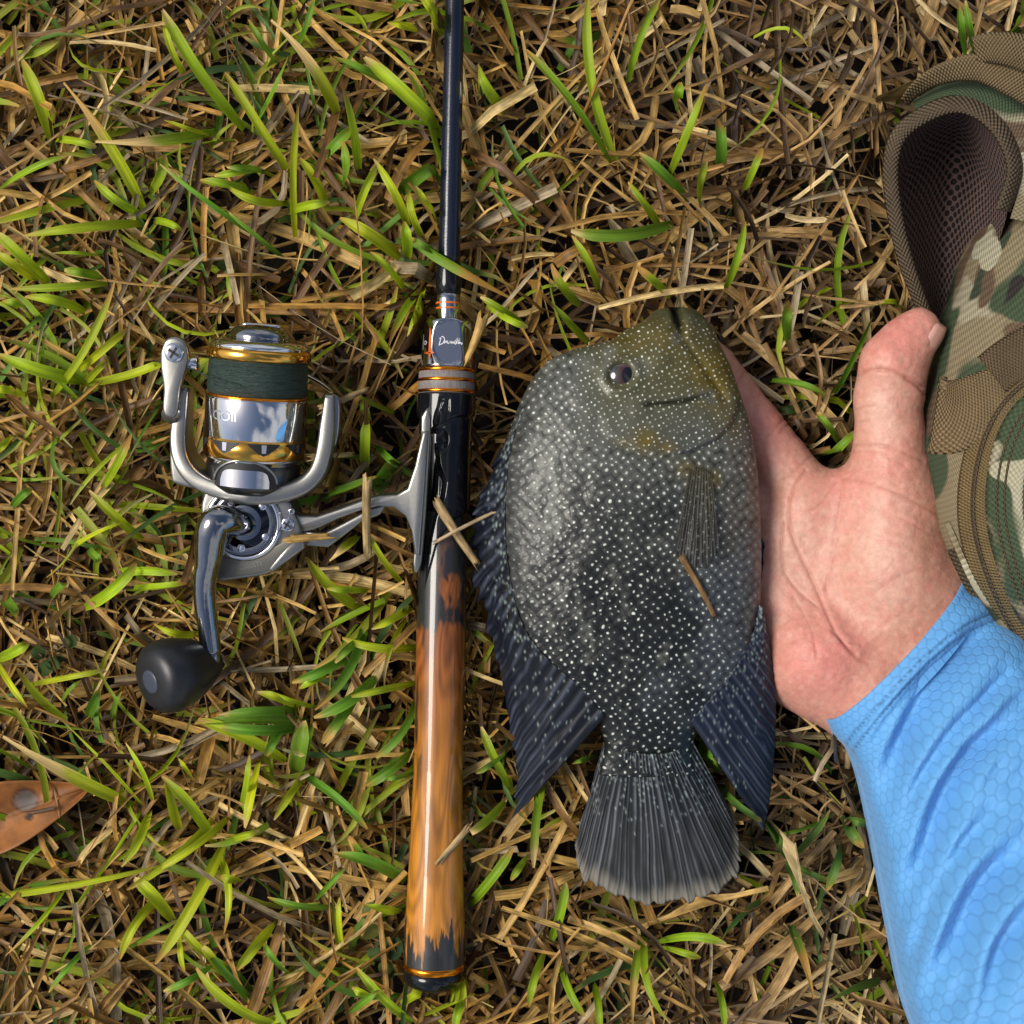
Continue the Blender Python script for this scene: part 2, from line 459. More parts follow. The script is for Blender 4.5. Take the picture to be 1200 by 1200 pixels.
GREEN = np.array([[.27, .42, .014], [.42, .53, .014], [.15, .31, .02], [.10, .20, .03], [.38, .42, .03], [.07, .15, .028]])
def fill_green(n, half, inner, seed):
    x = RNG.uniform(-half, half, n); y = RNG.uniform(-half, half, n)
    dens = .20 + .62 * sstep(.03, -.15, x) + .55 * sstep(.05, -.15, y) * sstep(.1, -.05, x)
    dens = dens * (.35 + 1.2 * sstep(.42, .62, fbm(x * 14 + 5, y * 14, 31)))
    m = RNG.random(n) < dens * .75
    if inner: m &= (np.abs(x) > inner) | (np.abs(y) > inner)
    x = x[m]; y = y[m]; n = len(x)
    L = RNG.uniform(.018, .054, n); w = RNG.uniform(.0011, .0034, n)
    c = GREEN[RNG.choice(6, n, p=[.25, .25, .22, .10, .12, .06])] * RNG.uniform(.6, 1.05, n)[:, None]
    ct = PAL[RNG.integers(0, 6, n)]
    slope = RNG.uniform(-.1, .5, n)
    zc = RNG.uniform(.004, .026, n)
    return strips(x, y, zc, RNG.uniform(0, 6.28, n), L, w, slope, RNG.normal(0, .5, n), RNG.normal(0, .12, n), c, coltip=ct, tipfrac=.88, seg=7, cols=3, taper=.7, arch=RNG.uniform(0, .006, n), fold=.5)
a3 = fill_green(3000, .30, 0, 1)
gr = mk('green_grass', a3[0], a3[1], M_blade, col=a3[2], uv=a3[3])
tag(gr, 'small green grass shoots growing up through the dry thatch', 'grass', kind='stuff')
a4 = fill_green(9000, 1.1, .30, 2)
gr2 = mk('green_grass_margin', a4[0], a4[1], M_blade, col=a4[2], uv=a4[3])
tag(gr2, 'green grass of the surrounding lawn around the catch', 'grass', kind='stuff')

# blades that can be told apart: base px -> tip px, width px, colour, dry-tip start (1 = none)
BL = []
def B_(s, c=0, dry=.93, z=.036):
    for q in s.split(';'):
        v = [float(k) for k in q.split(',')]
        BL.append((*v[:5], c, v[5] if len(v) > 5 else dry, z))
B_('60,162,28,75,15;62,163,110,172,9;170,248,80,105,15,.62;172,255,114,214,10;168,262,35,276,12;180,258,212,270,9;286,152,196,20,15;222,95,193,15,8;250,160,195,142,8', 1)
B_('252,154,120,165,14,.5;300,226,238,212,11;300,200,254,206,9;0,222,76,184,9;175,228,192,184,12;122,300,65,297,8', 0)
B_('302,277,194,197,8', 2)
B_('342,207,268,92,11;398,140,322,30,15,.45;520,155,432,72,18;518,42,494,-6,17;490,36,456,27,10', 1)
B_('345,62,368,-4,8;325,76,293,26,7;302,142,336,70,9;460,100,394,68,15;400,222,401,168,14;372,192,410,152,13;520,298,484,280,9;470,226,518,192,18', 2)
B_('420,198,400,100,13,.8;346,278,349,134,9;382,240,350,186,12;338,248,384,238,11;415,260,441,196,10;478,264,440,190,12;468,302,402,258,15;478,302,474,262,13;496,280,480,226,10;516,258,488,220,10;338,238,270,219,10', 1)
B_('332,302,268,248,9;310,201,268,196,9', 2)
B_('57,331,0,276,13;46,330,-4,296,11;100,366,33,349,12;96,446,0,416,17;60,466,130,338,10,.85;90,436,146,388,10;100,450,243,390,12,.95;100,448,122,424,9;36,372,4,354,10;30,462,-8,456,10;16,510,-2,530,9', 1)
B_('136,331,20,338,10;122,326,78,317,11', 0)
B_('120,572,152,512,11,.7;167,632,108,578,11,.9;84,642,142,614,8;100,712,156,663,14;150,690,215,684,10,.9;134,672,204,673,11;234,742,183,731,10;-2,772,32,754,13;36,802,118,786,7;-2,778,30,826,8', 1)
B_('14,594,36,573,10;104,643,118,658,10;104,842,116,810,12;72,822,94,798,6;130,842,142,812,10;60,700,78,684,12;5,700,20,720,14', 2)
B_('157,944,12,868,16,.5;166,942,78,850,8,.9;179,938,149,874,9,.93;165,952,88,1064,11;176,950,144,1012,11;-4,1050,184,1014,12;76,1042,10,1116,7,.75;251,987,193,914,13;211,972,196,918,12;250,960,154,1038,11;268,958,184,1018,9;262,990,186,1122,14,.93;258,1002,262,1090,11,.85;262,984,302,974,11;202,1078,160,1032,15;186,1052,143,1120,11;226,912,210,890,6;268,1132,214,1088,10;212,1086,216,1136,9', 1)
B_('336,892,238,846,14;304,892,288,966,14,.9;283,947,292,888,11;358,906,323,958,10;286,1032,260,1028,11;322,1082,280,1134,14;402,1112,398,1055,8;470,1068,428,1060,10;335,1204,236,1138,13;495,1190,552,1166,14;464,1182,534,1156,11,.6;484,1198,422,1138,11;442,1168,414,1158,11;262,1142,238,1110,10', 1)
B_('362,846,236,848,13;346,906,356,848,20;355,908,426,968,10;484,880,432,918,13;486,906,448,913,8;476,1032,396,1002,15;430,1012,410,982,10,.7;392,1062,318,1052,8;370,1054,404,1018,7;342,1142,310,1104,10;302,1182,238,1108,10;410,1186,442,1162,9;487,822,443,884,10;140,1118,205,1080,8;250,1130,195,1160,9;110,1105,60,1160,8', 2)
B_('420,628,388,656,13,.5;472,684,428,618,8,.8;424,714,362,656,14;432,692,386,690,10;482,712,438,736,11;488,758,406,748,11;486,800,412,816,10;352,828,304,812,10;372,828,324,812,10;476,726,452,804,7,.6;382,790,352,806,9', 1)
B_('428,728,372,826,13,.85;442,792,372,838,14;416,818,380,868,13,.75;352,832,262,838,11;354,852,258,850,13;412,766,346,798,12;332,850,313,884,11;362,850,350,884,19;430,745,395,775,10', 2)
B_('716,192,622,66,11;722,188,692,0,12;736,96,772,2,9;590,132,561,78,14;792,128,797,98,12;786,202,826,104,14,.85;820,242,828,192,10;850,338,872,264,10,.95;772,264,738,216,10;680,358,648,312,11,.75;786,348,748,314,10,.7;872,222,892,176,9,.8;690,402,648,356,11;616,382,566,350,8;702,342,672,280,9', 0)
B_('806,234,752,182,13;842,198,840,142,14,.85;788,262,676,270,15,.95;924,400,925,356,15,.85;1131,66,1124,8,11,.9;1142,62,1132,4,8;1192,36,1200,-6,16', 2)
B_('904,446,966,463,10,.93;978,462,1020,376,11,.95;982,518,958,486,9;964,542,1002,506,11', 2)
B_('926,1006,970,952,12;921,1004,903,962,9;920,1010,934,1048,10;924,1010,970,1032,8;986,958,1010,992,14,.8;986,958,1016,966,11;986,984,970,1040,12;892,1054,848,1100,14;926,1084,952,1166,12,.4;1032,1148,972,1172,12;1002,1114,1024,1116,8;842,922,890,960,11', 3)
B_('602,930,566,856,10;592,938,536,984,13,.6;548,1062,598,998,12,.9;640,894,626,1010,11,.8;646,1102,662,1038,12;640,1112,621,1176,10;658,1130,684,1188,11;696,1152,702,1206,9;751,1096,742,1198,11,.5;756,1098,784,1194,10,.92;770,1104,846,1106,11,.93;770,1108,818,1122,10;546,1162,534,1204,11;838,1150,848,1204,9;620,1000,600,1030,9', 0)
B_('596,880,560,905,9;700,885,672,895,8;812,878,842,890,14;842,905,820,880,10', 2)
B_('473,338,436,298,10;492,340,456,408,10,.6;498,336,478,394,8,.9;570,356,616,382,9;428,552,430,492,14,.93;434,494,424,470,10', 1)
B_('340,590,436,560,14;428,584,458,542,14;440,520,480,555,9', 2)

def blade_mesh(name, bx, by, tx, ty, w, ci, dry, z, parent=None, origin=None, zbase=.020, fixed=None):
    rs = np.random.default_rng(int(bx * 31 + by * 17 + tx) & 0xffff)
    m, k = 15, 5
    t = np.linspace(0, 1, m)
    dx, dy = tx - bx, ty - by; L = math.hypot(dx, dy)
    tx += dx * .06; ty += dy * .06; dx *= 1.06; dy *= 1.06; bend = rs.normal(0, .05) * L
    qx = bx + dx * t - dy / L * bend * 4 * t * (1 - t); qy = by + dy * t + dx / L * bend * 4 * t * (1 - t)
    zt = z + rs.uniform(-.004, .006); zm = max(z, zt) + rs.uniform(.002, .007)
    zz = (1 - t) ** 2 * zbase + 2 * t * (1 - t) * zm * 1.15 + t ** 2 * zt
    if fixed is not None: zz = np.interp(t, *zip(*fixed))
    prof = np.minimum(1, .62 + t * 2.2) * np.clip((1.03 - t) / rs.uniform(.16, .38), 0, 1) ** .65
    if dry < .7: prof = np.minimum(1, .55 + t * 2.2) * (1 - .78 * sstep(dry - .1, 1, t))
    wm = w * .92 / 3000.0 * prof
    c = GREEN[[0, 1, 2, 3][ci]] * rs.uniform(.85, 1.2) * np.array([rs.uniform(.85, 1.15), 1, 1])
    tan = PAL[[0, 4, 1][rs.integers(3)]]
    roll = rs.normal(0, .35); tw = rs.normal(0, .5)
    pts = np.array([P(a, b_, q) for a, b_, q in zip(qx, qy, zz)])
    T = np.gradient(pts, axis=0); T /= np.linalg.norm(T, axis=1)[:, None]
    X = np.cross(T, [0, 0, 1.0]); X /= np.linalg.norm(X, axis=1)[:, None]; Z = np.cross(X, T)
    V = []; C = []; UV = []
    for i in range(m):
        a = roll + tw * t[i]; xx = X[i] * math.cos(a) + Z[i] * math.sin(a); nz = -X[i] * math.sin(a) + Z[i] * math.cos(a)
        for j in range(k):
            u = (j / (k - 1) - .5)
            V.append(pts[i] + xx * u * wm[i] + nz * (abs(u) * .5 - .12) * wm[i])
            f = float(sstep(dry - .06, dry + .05, t[i] + (vnoise(u * 5 + bx, t[i] * 6, 3) - .5) * .12)) if dry < 1 else 0
            base = c * (1.18 if j == 2 else .92 if j in (1, 3) else 1.05) * (.8 + .25 * min(1, t[i] * 3)) * (.85 + .3 * vnoise(t[i] * 7 + by, u * 2 + bx, 8))  # lighter edge columns paint highlights into the blade colour
            yel = sstep(dry - .3, dry, t[i]) * .4
            base = base * (1 - yel) + np.array([.34, .33, .04]) * yel
            C.append(base * (1 - f) + tan * f)
            UV.append((u * wm[i] + bx * .01, t[i] * L / 3000))
    V = np.array(V); V[:, 2] = np.maximum(V[:, 2], .001)
    if fixed is None:
        # keep clear of the things resting on the thatch
        cc = cap_at(V[:, 0], V[:, 1]); V[:, 2] = np.where(V[:, 2] > cc, cc - .0006, V[:, 2])
    if origin is not None: V = V - origin
    return mk(name, V, grid_faces(m, k), M_blade, parent, col=np.array(C), uv=np.array(UV))

LAND = [((225, 780), 'the black reel handle knob'), ((300, 430), 'the reel spool'), ((420, 590), 'the reel foot'), ((45, 950), 'the brown fallen leaf'),
        ((530, 120), 'the thin black rod blank'), ((523, 400), 'the chrome reel seat nut'), ((515, 850), 'the wooden rod grip'), ((508, 1140), 'the butt end of the rod'),
        ((620, 900), 'the pointed dorsal fin'), ((775, 1060), 'the fish tail fin'), ((900, 960), 'the tip of the anal fin'), ((785, 360), 'the fish mouth'), ((640, 430), 'the fish forehead'),
        ((1040, 430), 'the raised thumb'), ((1030, 1050), 'the blue sleeve'), ((1110, 80), 'the pack strap'),
        ((120, 200), 'the bare straw patch'), ((300, 1080), 'the low leafy weed'), ((60, 470), 'the reel bail arm'), ((120, 650), 'the reel crank arm')]
def tuft_groups():
    groups = []
    for b in BL:
        for gset in groups:
            if any(math.hypot(b[0] - q[0], b[1] - q[1]) < 19 for q in gset): gset.append(b); break
        else: groups.append([b])
    return groups
def blen(q): return math.hypot(q[0] - q[2], q[1] - q[3])
def look(q):
    l = blen(q); a_ = 'tiny' if l < 38 else 'short' if l < 58 else 'medium' if l < 85 else 'long' if l < 120 else 'lengthy'
    an = math.degrees(math.atan2(q[3] - q[1], q[2] - q[0])) % 180
    return a_ + (' narrow' if q[4] < 9.5 else ' broad' if q[4] > 13 else '')
def tipw(gs):
    m_ = min(q[6] for q in gs); return ' with straw end' if m_ < .6 else ' with withered tip' if m_ < .88 else ''
NUM = {2: 'twin', 3: 'triple', 4: 'quadruple', 5: 'fivefold', 6: 'sixfold'}
GR_LABELS = {}
for gset in tuft_groups():
    bx = sum(q[0] for q in gset) / len(gset); by = sum(q[1] for q in gset) / len(gset)
    lm = min(LAND, key=lambda q: math.hypot(q[0][0] - bx, q[0][1] - by))[1]
    tone = {0: 'bright green', 1: 'lime green', 2: 'mid green', 3: 'dark green'}[gset[0][5]]
    if len(gset) == 1:
        o = blade_mesh('grass_sprig', *gset[0]); lab = '%s %s grass leaf%s near %s' % (look(gset[0]), tone, tipw(gset), lm); cat = 'grass'
    else:
        org = P(bx, by, .004); o = empty('grass_tuft', org)
        for q in gset: blade_mesh('blade', *q, parent=o, origin=org)
        lab = '%s %s %s grass tuft%s near %s' % (look(max(gset, key=blen)), NUM.get(len(gset), 'many-leaved'), tone, tipw(gset), lm); cat = 'grass tuft'
    if len(lab.replace('-', ' ').split()) > 15: lab = lab.replace(tipw(gset), '')
    if lab in GR_LABELS:
        q = max(gset, key=blen); dx_, dy_ = q[2] - q[0], q[3] - q[1]
        side = 1 if q[0] < 520 else -1
        way = 'lying along the rod direction' if abs(dy_) > 1.6 * abs(dx_) else 'pointing at the rod' if dx_ * side > 0 else 'pointing away from rod'
        if len((lab + ' ' + way).split()) <= 16 and lab + ' ' + way not in GR_LABELS: lab = lab + ' ' + way
    GR_LABELS[lab] = 1
    tag(o, lab, cat, 'green grass near ' + lm[4:])
# ------------------------------------------------------------------ fishing rod
ROD_Z = .0285
RK = 1 / S(ROD_Z)                                   # metres per pixel along the rod
rod_a = P(508, 1150, ROD_Z); rod_b = P(533, 0, ROD_Z)
rdir = (rod_b - rod_a) / np.linalg.norm(rod_b - rod_a)
rod = empty('fishing_rod', rod_a)
rod.rotation_euler = (0, 0, math.atan2(-rdir[0], rdir[1]))
tag(rod, 'slim black fishing rod with glossy wood and black resin grip', 'fishing rod')
def ry(py): return (1150 - py) * RK / abs(rdir[1])
def axis_x(py): return 508 + (1150 - py) * 25 / 1150
def rprof(pts): return [(ry(py), hw * RK) for py, hw in pts]
M_black = mat('gloss_black', (.006, .0065, .009), .07, spec=.45, noise=((300, 300, 300), .2))
M_blank = mat('rod_blank_blue_black', (.008, .012, .026), .14, spec=.6, bump=((900, 2500, 900), .15, .0003))
M_gun = mat('gunmetal_chrome', (.42, .43, .46), .13, metal=1, bump=((500, 500, 500), .04, .0003))
M_orange = mat('orange_anodised', (.85, .27, .02), .18, metal=1)
M_greyring = mat('grey_thread', (.22, .2, .19), .55, noise=((2500, 300, 2500), .3))
M_white = mat('white_print', (.8, .8, .8), .4)
M_oprint = mat('orange_print', (.8, .16, .02), .4)

V, F = lathe(dense(rprof([(-1900, 6), (-900, 8.5), (0, 11), (300, 12.8), (312, 13)]), .02), 40); mk('blank', V, F, M_blank, rod)
V, F = lathe(rprof([(308, 12.6), (311, 14.6), (318, 15.2), (330, 15.2), (344, 14.6), (346, 13)]), 48); mk('thread_winding', V, F, M_black, rod)
V, F = lathe(rprof([(345, 13), (346, 14), (352, 14.2), (373, 14.2), (377, 13)]), 48); fer = mk('ferrule', V, F, M_gun, rod)
for py in (356, 362):
    V, F = lathe(rprof([(py - 1, 13.9), (py - 1, 14.6), (py + 1, 14.6), (py + 1, 13.9)]), 48); mk('orange_ring', V, F, M_oprint, fer)
# chrome lock nut with a flat panel
def nut_disp(y, A, r):
    px = r * np.sin(A) / RK; py = 1150 - y / RK
    u = (px - 4) / 20.5; v = (py - 404) / 27
    e = np.abs(u) ** 2.6 + np.abs(v) ** 2.6
    m = (1 - sstep(.86, 1.0, e)) * (np.cos(A) > 0)
    flat = 24.3 * RK / np.maximum(np.cos(A), .3)
    return m * np.minimum(0, flat - r)
V, F = lathe(dense(rprof([(375, 20), (376, 26), (379, 28), (384, 28.7), (426, 31), (431, 31.6), (433, 30)]), .0005), 160, nut_disp); nut = mk('lock_nut', V, F, M_gun, rod)
def decal(name, polys, rad_px, mat_, parent, lift=.00012, flat=None):
    """flat print on the rod: polygons in (px offset from axis, py) laid on a cylinder"""
    Vd = []; Fd = []
    for poly in polys:
        k = len(Vd)
        for (x, py) in poly:
            r = rad_px(py) if callable(rad_px) else rad_px
            z = math.sqrt(max(r * r - x * x, 1e-4)) if flat is None else flat
            nx = x / r if flat is None else 0
            Vd.append((x * RK + nx * lift, ry(py), z * RK + lift))
        Fd.append(list(range(k, k + len(poly))))
    return mk(name, Vd, Fd, mat_, parent, smooth=False)
def stroke(pts, w):
    pts = catmull(np.array(pts, float), max(6, len(pts) * 5)); T = np.gradient(pts, axis=0); T /= np.linalg.norm(T, axis=1)[:, None] + 1e-9
    N_ = np.stack([-T[:, 1], T[:, 0]], 1) * w / 2
    out = []
    for i in range(len(pts) - 1): out.append([tuple(pts[i] - N_[i]), tuple(pts[i + 1] - N_[i + 1]), tuple(pts[i + 1] + N_[i + 1]), tuple(pts[i] + N_[i])])
    return out
sx, sy = -5.5, 404
def scr(pts, w=.95): return stroke([(sx + a, sy + b) for a, b in pts], w)
script = scr([(-3, 4), (-1.5, -2), (-.5, -6)]) + scr([(-2.5, -4), (1, -6.5), (3.4, -3.5), (1.5, 1), (-2.4, 3.2)]) + \
    scr([(3, 1.5), (4.2, -1.5), (5, .5), (6.4, -1.8), (7, .8), (8.2, 1.2), (9.4, -1.2), (9.2, 1.2), (10.8, -1.2), (11.2, 1.2), (12.6, -1), (13, 1.2), (14.6, -1), (14.8, 1.2), (16.4, 1)]) + \
    scr([(16, 2.5), (18.2, -5.5), (17.4, 1.5)]) + scr([(15.2, -1.8), (20.6, -2.6)]) + scr([(19, 1.2), (20.6, -4.8), (20, 1.3), (22, -.5), (22.6, 1.4), (24, .4), (23, 2.6)])
decal('script_lettering', script, 30, M_white, nut, flat=24.3)
def nr(py): return np.interp(py, [384, 426], [28.7, 31])
decal('orange_dagger', [[(-19.4, 386), (-17.8, 392), (-17.4, 416), (-20.4, 416)], [(-20, 417), (-17.6, 417), (-18.6, 426.5)], [(-25, 415.5), (-20.5, 415), (-20.5, 418.2), (-25, 416.8)], [(-17.4, 415), (-13.5, 416), (-13.5, 416.8), (-17.4, 418)]], nr, M_oprint, nut)
decal('orange_dagger', [[(29.0, 392), (29.7, 398), (29.9, 430), (28.8, 420)], [(27, 420), (29.5, 420.5), (29.5, 422.5), (27, 422)]], lambda p: 31.0, M_oprint, nut)
decal('side_lettering', [[(-27.6, 394), (-26.5, 394), (-26.5, 412), (-27.6, 412)]] + stroke([(-24.6, 402), (-23, 404), (-24.6, 406.5), (-26, 404), (-24.6, 402)], .9), nr, M_white, nut)
decal('blank_lettering', [[(8.4, 97), (9.6, 100), (10.4, 118), (9.6, 123), (8.4, 118)]] + stroke([(9.6, 165), (9.9, 176)], .9) + stroke([(8.2, 174), (9.6, 182), (9.9, 190)], .8) + stroke([(9.0, 190), (9.7, 200)], .8), 11.3, M_white, rod)
# rings
pr = [(432, 31)]
V, F = lathe(rprof([(432, 30), (433, 32.6), (463, 33), (464, 30)]), 96); rg = mk('ring_stack', V, F, M_greyring, rod)
for py in (434.6, 446.5, 459.5):
    V, F = lathe(rprof([(py - 2.2, 32), (py - 1.8, 33.6), (py, 34.2), (py + 1.8, 33.6), (py + 2.2, 32)]), 96); mk('orange_ring', V, F, M_orange, rg)
# sculpted reel seat
def seat_disp(y, A, r):
    px = r * np.sin(A) / RK; py = 1150 - y / RK
    up = (np.cos(A) > -.2)
    hood = [(-40, 517), (-30, 512), (-12, 505), (-2, 500), (8, 492), (16, 489), (40, 486)]
    hy = np.interp(px, [h[0] for h in hood], [h[1] for h in hood])
    d = 2.6 * RK * sstep(hy + 2.5, hy - 1.5, py) * up
    # bulging thumb panel with a recess and a raised line
    ed, sd = poly_dist(px, py, [(-9, 524), (-6, 545), (2, 566), (0, 582), (-9, 606), (-16, 640), (-19, 690)])
    right = (px > np.interp(py, [505, 545, 566, 582, 606, 640, 700], [-9, -6, 2, 0, -9, -16, -20]))
    d = d + np.where(right, 1.6, -2.2) * RK * sstep(hy, hy + 4, py) * sstep(0, 3.5, ed) * up * sstep(706, 680, py)
    d = d - 3.2 * RK * np.exp(-(((px + 1) / 5) ** 2 + ((py - 516) / 10) ** 2) ** 1.5) * up
    e2, _ = poly_dist(px, py, [(-3, 470), (-7, 488), (-9, 497)]); e3, _ = poly_dist(px, py, [(-3, 470), (4, 470), (4, 484)])
    d = d - 1.3 * RK * (np.exp(-(e2 / 1.4) ** 2) + np.exp(-(e3 / 1.4) ** 2)) * up
    d = d - 1.6 * RK * np.exp(-(((px - 0) ** 2 + (py - 481) ** 2) / 9)) * up
    # flat channel on the side where the reel foot sits
    ch = (1 - sstep(8, 14, np.abs(np.cos(A)) * 30)) * (np.sin(A) < 0) * sstep(486, 494, py) * sstep(660, 645, py)
    yb = np.interp(px, [-30, -20, -4, 14, 30], [712, 694, 632, 608, 598]); d = d - 3.4 * RK * sstep(-2.5, 2.5, py - yb)
    return d * 1.5 - 5.0 * RK * ch
V, F = lathe(dense(rprof([(462, 29), (463, 30.5), (478, 30.6), (520, 29.2), (570, 28.4), (610, 28.8), (660, 29.2), (696, 29.2), (704, 28.4), (706, 26)]), .00045), 220, seat_disp); mk('reel_seat', V, F, M_black, rod)
# wood + resin grip, colours are the inlay of the grip itself
gp = dense(rprof([(600, 26.5), (622, 28.0), (640, 28.5), (700, 28.9), (735, 29.2), (820, 28.8), (900, 28.8), (960, 30.2), (1020, 32.2), (1080, 35), (1110, 35.8), (1128, 35.6)]), .0006)
V, F = lathe(gp, 180)
ang = np.arctan2(V[:, 0], V[:, 2]); px = V[:, 0] / RK; py = 1150 - V[:, 1] / RK
arc = ang * 30
grain = fbm(arc * .035 + (py * .003), py * .006, 5, 2)
ringp = np.sin((grain * 9 + np.hypot((arc - 2) * .045, (py - 1010) * .011)) * 7) * .5 + .5
fine = fbm(arc * .9, py * .03, 8, 3)
wood = (np.array([.30, .095, .016])[None] * sstep(1000, 720, py)[:, None] + np.array([.52, .20, .020])[None] * sstep(720, 1000, py)[:, None]) * (0.70 + .42 * ringp + .18 * (fine - .5))[:, None]
wood *= (1 - .35 * sstep(.55, .7, fbm(arc * .04 + 3, py * .012, 21))[:, None])
red = sstep(900, 740, py)[:, None] * .35; wood = wood * (1 - red) + wood * np.array([.9, .72, .95]) * red
res = np.array([.018, .018, .018])[None] * (0.7 + .9 * fbm(arc * .6, py * .02, 4))[:, None]
resin = np.maximum(sstep(734 + (fbm(arc * .12, py * .0, 6) - .5) * 26 + 3, 730 + (fbm(arc * .12, py * .0, 6) - .5) * 26, py),
                   sstep(0, .06, (py - 1100) * .011 + (fbm(arc * .28, py * .006, 12, 3) - .42) * 1.1))
edge = sstep(.62, .68, fbm(arc * .09 + 9, py * .012, 14)) * sstep(14, 24, np.abs(arc)) * sstep(1000, 840, py)
resin = np.maximum(resin, edge * .9)
knot = sstep(.5, .64, fbm(arc * .09, py * .035, 19, 4)) * np.exp(-(((px - 12) / 14) ** 2 + ((py - 684) / 34) ** 2))
resin = resin * (1 - np.clip(knot * 1.6, 0, 1))
C = wood * (1 - resin[:, None]) + res * resin[:, None]
M_wood = mat('varnished_wood_and_resin', (.4, .2, .1), .4, attr=True, coat=.8, coat_rough=.035, noise=((1600, 50, 1600), .13, 3), spec=.4)
mk('grip', V, F, M_wood, rod, col=C)
V, F = lathe(rprof([(1126, 34), (1127, 36), (1130, 36.3), (1134, 36), (1135, 34)]), 96); mk('butt_ring', V, F, M_orange, rod)
V, F = lathe(rprof([(1134, 34), (1135, 35.6), (1143, 35.2), (1150, 33), (1154, 28), (1156, 20)]), 96); mk('butt_cap', V, F, M_black, rod)

# ------------------------------------------------------------------ spinning reel
REEL_Z = .043
QK = 1 / S(REEL_Z)
reel = empty('spinning_reel', P(297, 551, REEL_Z))
reel.rotation_euler = Euler((R(9), R(0), R(-4.5)), 'XYZ')
tag(reel, 'silver spinning reel with gold rings and dark green line mounted on rod', 'fishing reel')
M_silver = mat('satin_silver_paint', (.33, .325, .30), .30, metal=.9, noise=((900, 900, 900), .06), bump=((1500, 1500, 1500), .06, .0003))
M_chrome = mat('polished_chrome', (.74, .75, .78), .05, metal=1, bump=((180, 180, 180), .07, .0006))
M_smoke = mat('black_nickel', (.30, .31, .33), .035, metal=1, bump=((160, 160, 160), .16, .0010))
M_gold = mat('gold_anodised', (.85, .45, .08), .14, metal=1)
M_line = mat('green_braid', (.018, .04, .032), .42, noise=((300, 6000, 300), .6, 2), bump=((120, 5000, 120), .9, .0006))
M_rubber = mat('black_rubber', (.014, .015, .019), .38, spec=.5, noise=((150, 150, 150), .25), bump=((1500, 1500, 1500), .2, .0003))
M_cap = mat('knob_cap', (.05, .06, .085), .35)
M_dark = mat('dark_inside', (.012, .012, .012), .5)
def rl(prof): return [(y * QK, r * QK) for y, r in prof]
def rmk(name, VF, m, parent=reel, **k): return mk(name, VF[0], VF[1], m, parent, **k)
def q3(pts): return np.array(pts, float) * QK
SPX = 0.0
spool = rmk('spool', lathe(rl([(-2, 40), (0, 50), (10, 53), (14, 55), (16, 57.6), (18, 58), (40, 58.2), (41, 59), (84, 58.6), (87, 58), (88, 55)]), 128), M_chrome)
rmk('line', lathe(dense(rl([(87, 50), (88, 56), (98, 57.4), (112, 57.2), (130, 56.4), (131, 50)]), .0012), 128), M_line, spool)
rmk('orange_trim', lathe(rl([(86.5, 57), (87, 59), (89, 59), (89.6, 56)]), 96), M_orange, spool)
rmk('gold_lip', lathe(rl([(129, 54), (130, 58.6), (132, 60), (139, 60), (142, 58), (143, 54)]), 128), M_gold, spool)
rmk('lip', lathe(rl([(141.5, 50), (142.6, 57.5), (146, 56.5), (150, 53), (152, 46), (152, 20)]), 128), M_chrome, spool)
# gold band with dark cut-outs
band = rmk('gold_band', lathe(rl([(17.5, 57.5), (18, 59), (40, 59), (40.6, 57.5)]), 128), M_gold, spool)
for k in range(8):
    a0 = -.42 + k * math.pi / 4
    ts = np.linspace(-1, 1, 13); yb = np.interp(np.abs(ts), [0, .3, .8, 1], [24, 26.5, 33.5, 37.5])
    Vd = [(59.3 * QK * math.sin(a0 + .32 * t_), y_ * QK, 59.3 * QK * math.cos(a0 + .32 * t_)) for i_, t_ in enumerate(ts) for y_ in (38, yb[i_])]
    mk('cutout', Vd, grid_faces(13, 2), M_dark, band, smooth=False)
    a = a0; Vd = [(59.5 * QK * math.sin(a + d), y * QK, 59.5 * QK * math.cos(a + d)) for d, y in ((-.05, 37), (.05, 37), (.04, 27.5), (-.04, 27.5))]
    mk('rib', Vd, [[0, 1, 2, 3]], M_chrome, band, smooth=False)
knob = rmk('drag_knob', lathe(rl([(150, 32), (152, 35), (158, 34.5), (164, 31), (168, 24), (170, 6)]), 96), M_smoke)
rmk('grip_bar', prism(rounded([(-20 * QK, -6 * QK), (20 * QK, -6 * QK), (20 * QK, 6 * QK), (-20 * QK, 6 * QK)], 24), 0, 5 * QK, .0006), M_chrome, knob).matrix_local = Matrix.Translation((0, 166 * QK, 0)) @ Matrix.Rotation(R(-90), 4, 'X')
# rotor: cup with an arched window, U-shaped frame
cup = rmk('rotor', lathe(rl([(-26, 24), (-24, 44), (-16, 51), (-4, 54), (6, 55), (10, 54), (10, 40)]), 96), mat('dark_rotor_metal', (.10, .10, .105), .25, metal=.9))
Vw = []; arch = [(-36, -14)] + [(-36 * math.cos(t), -8 + 26 * math.sin(t)) for t in np.linspace(0, math.pi, 20)] + [(36, -14)]
def on_cyl(pts, r): return [(x * QK, y * QK, math.sqrt(max(r * r - x * x, 1)) * QK) for x, y in pts]
def cyl_patch(name, hw, y0, top, r, m_, parent):
    xs = np.linspace(-hw, hw, 25); Vd = [(x_ * QK, y_ * QK, math.sqrt(r * r - x_ * x_) * QK) for x_ in xs for y_ in np.linspace(y0, top(x_), 4)]
    return mk(name, Vd, grid_faces(25, 4), m_, parent)
cyl_patch('window_recess', 36, -14, lambda x_: -8 + 26 * math.sqrt(max(0, 1 - (x_ / 36.01) ** 2)), 55.8, M_dark, cup)
cyl_patch('window_core', 28, -13.5, lambda x_: -6 + 13 * max(0, 1 - (abs(x_) / 28.01) ** 6) ** .5, 56.6, M_chrome, cup)
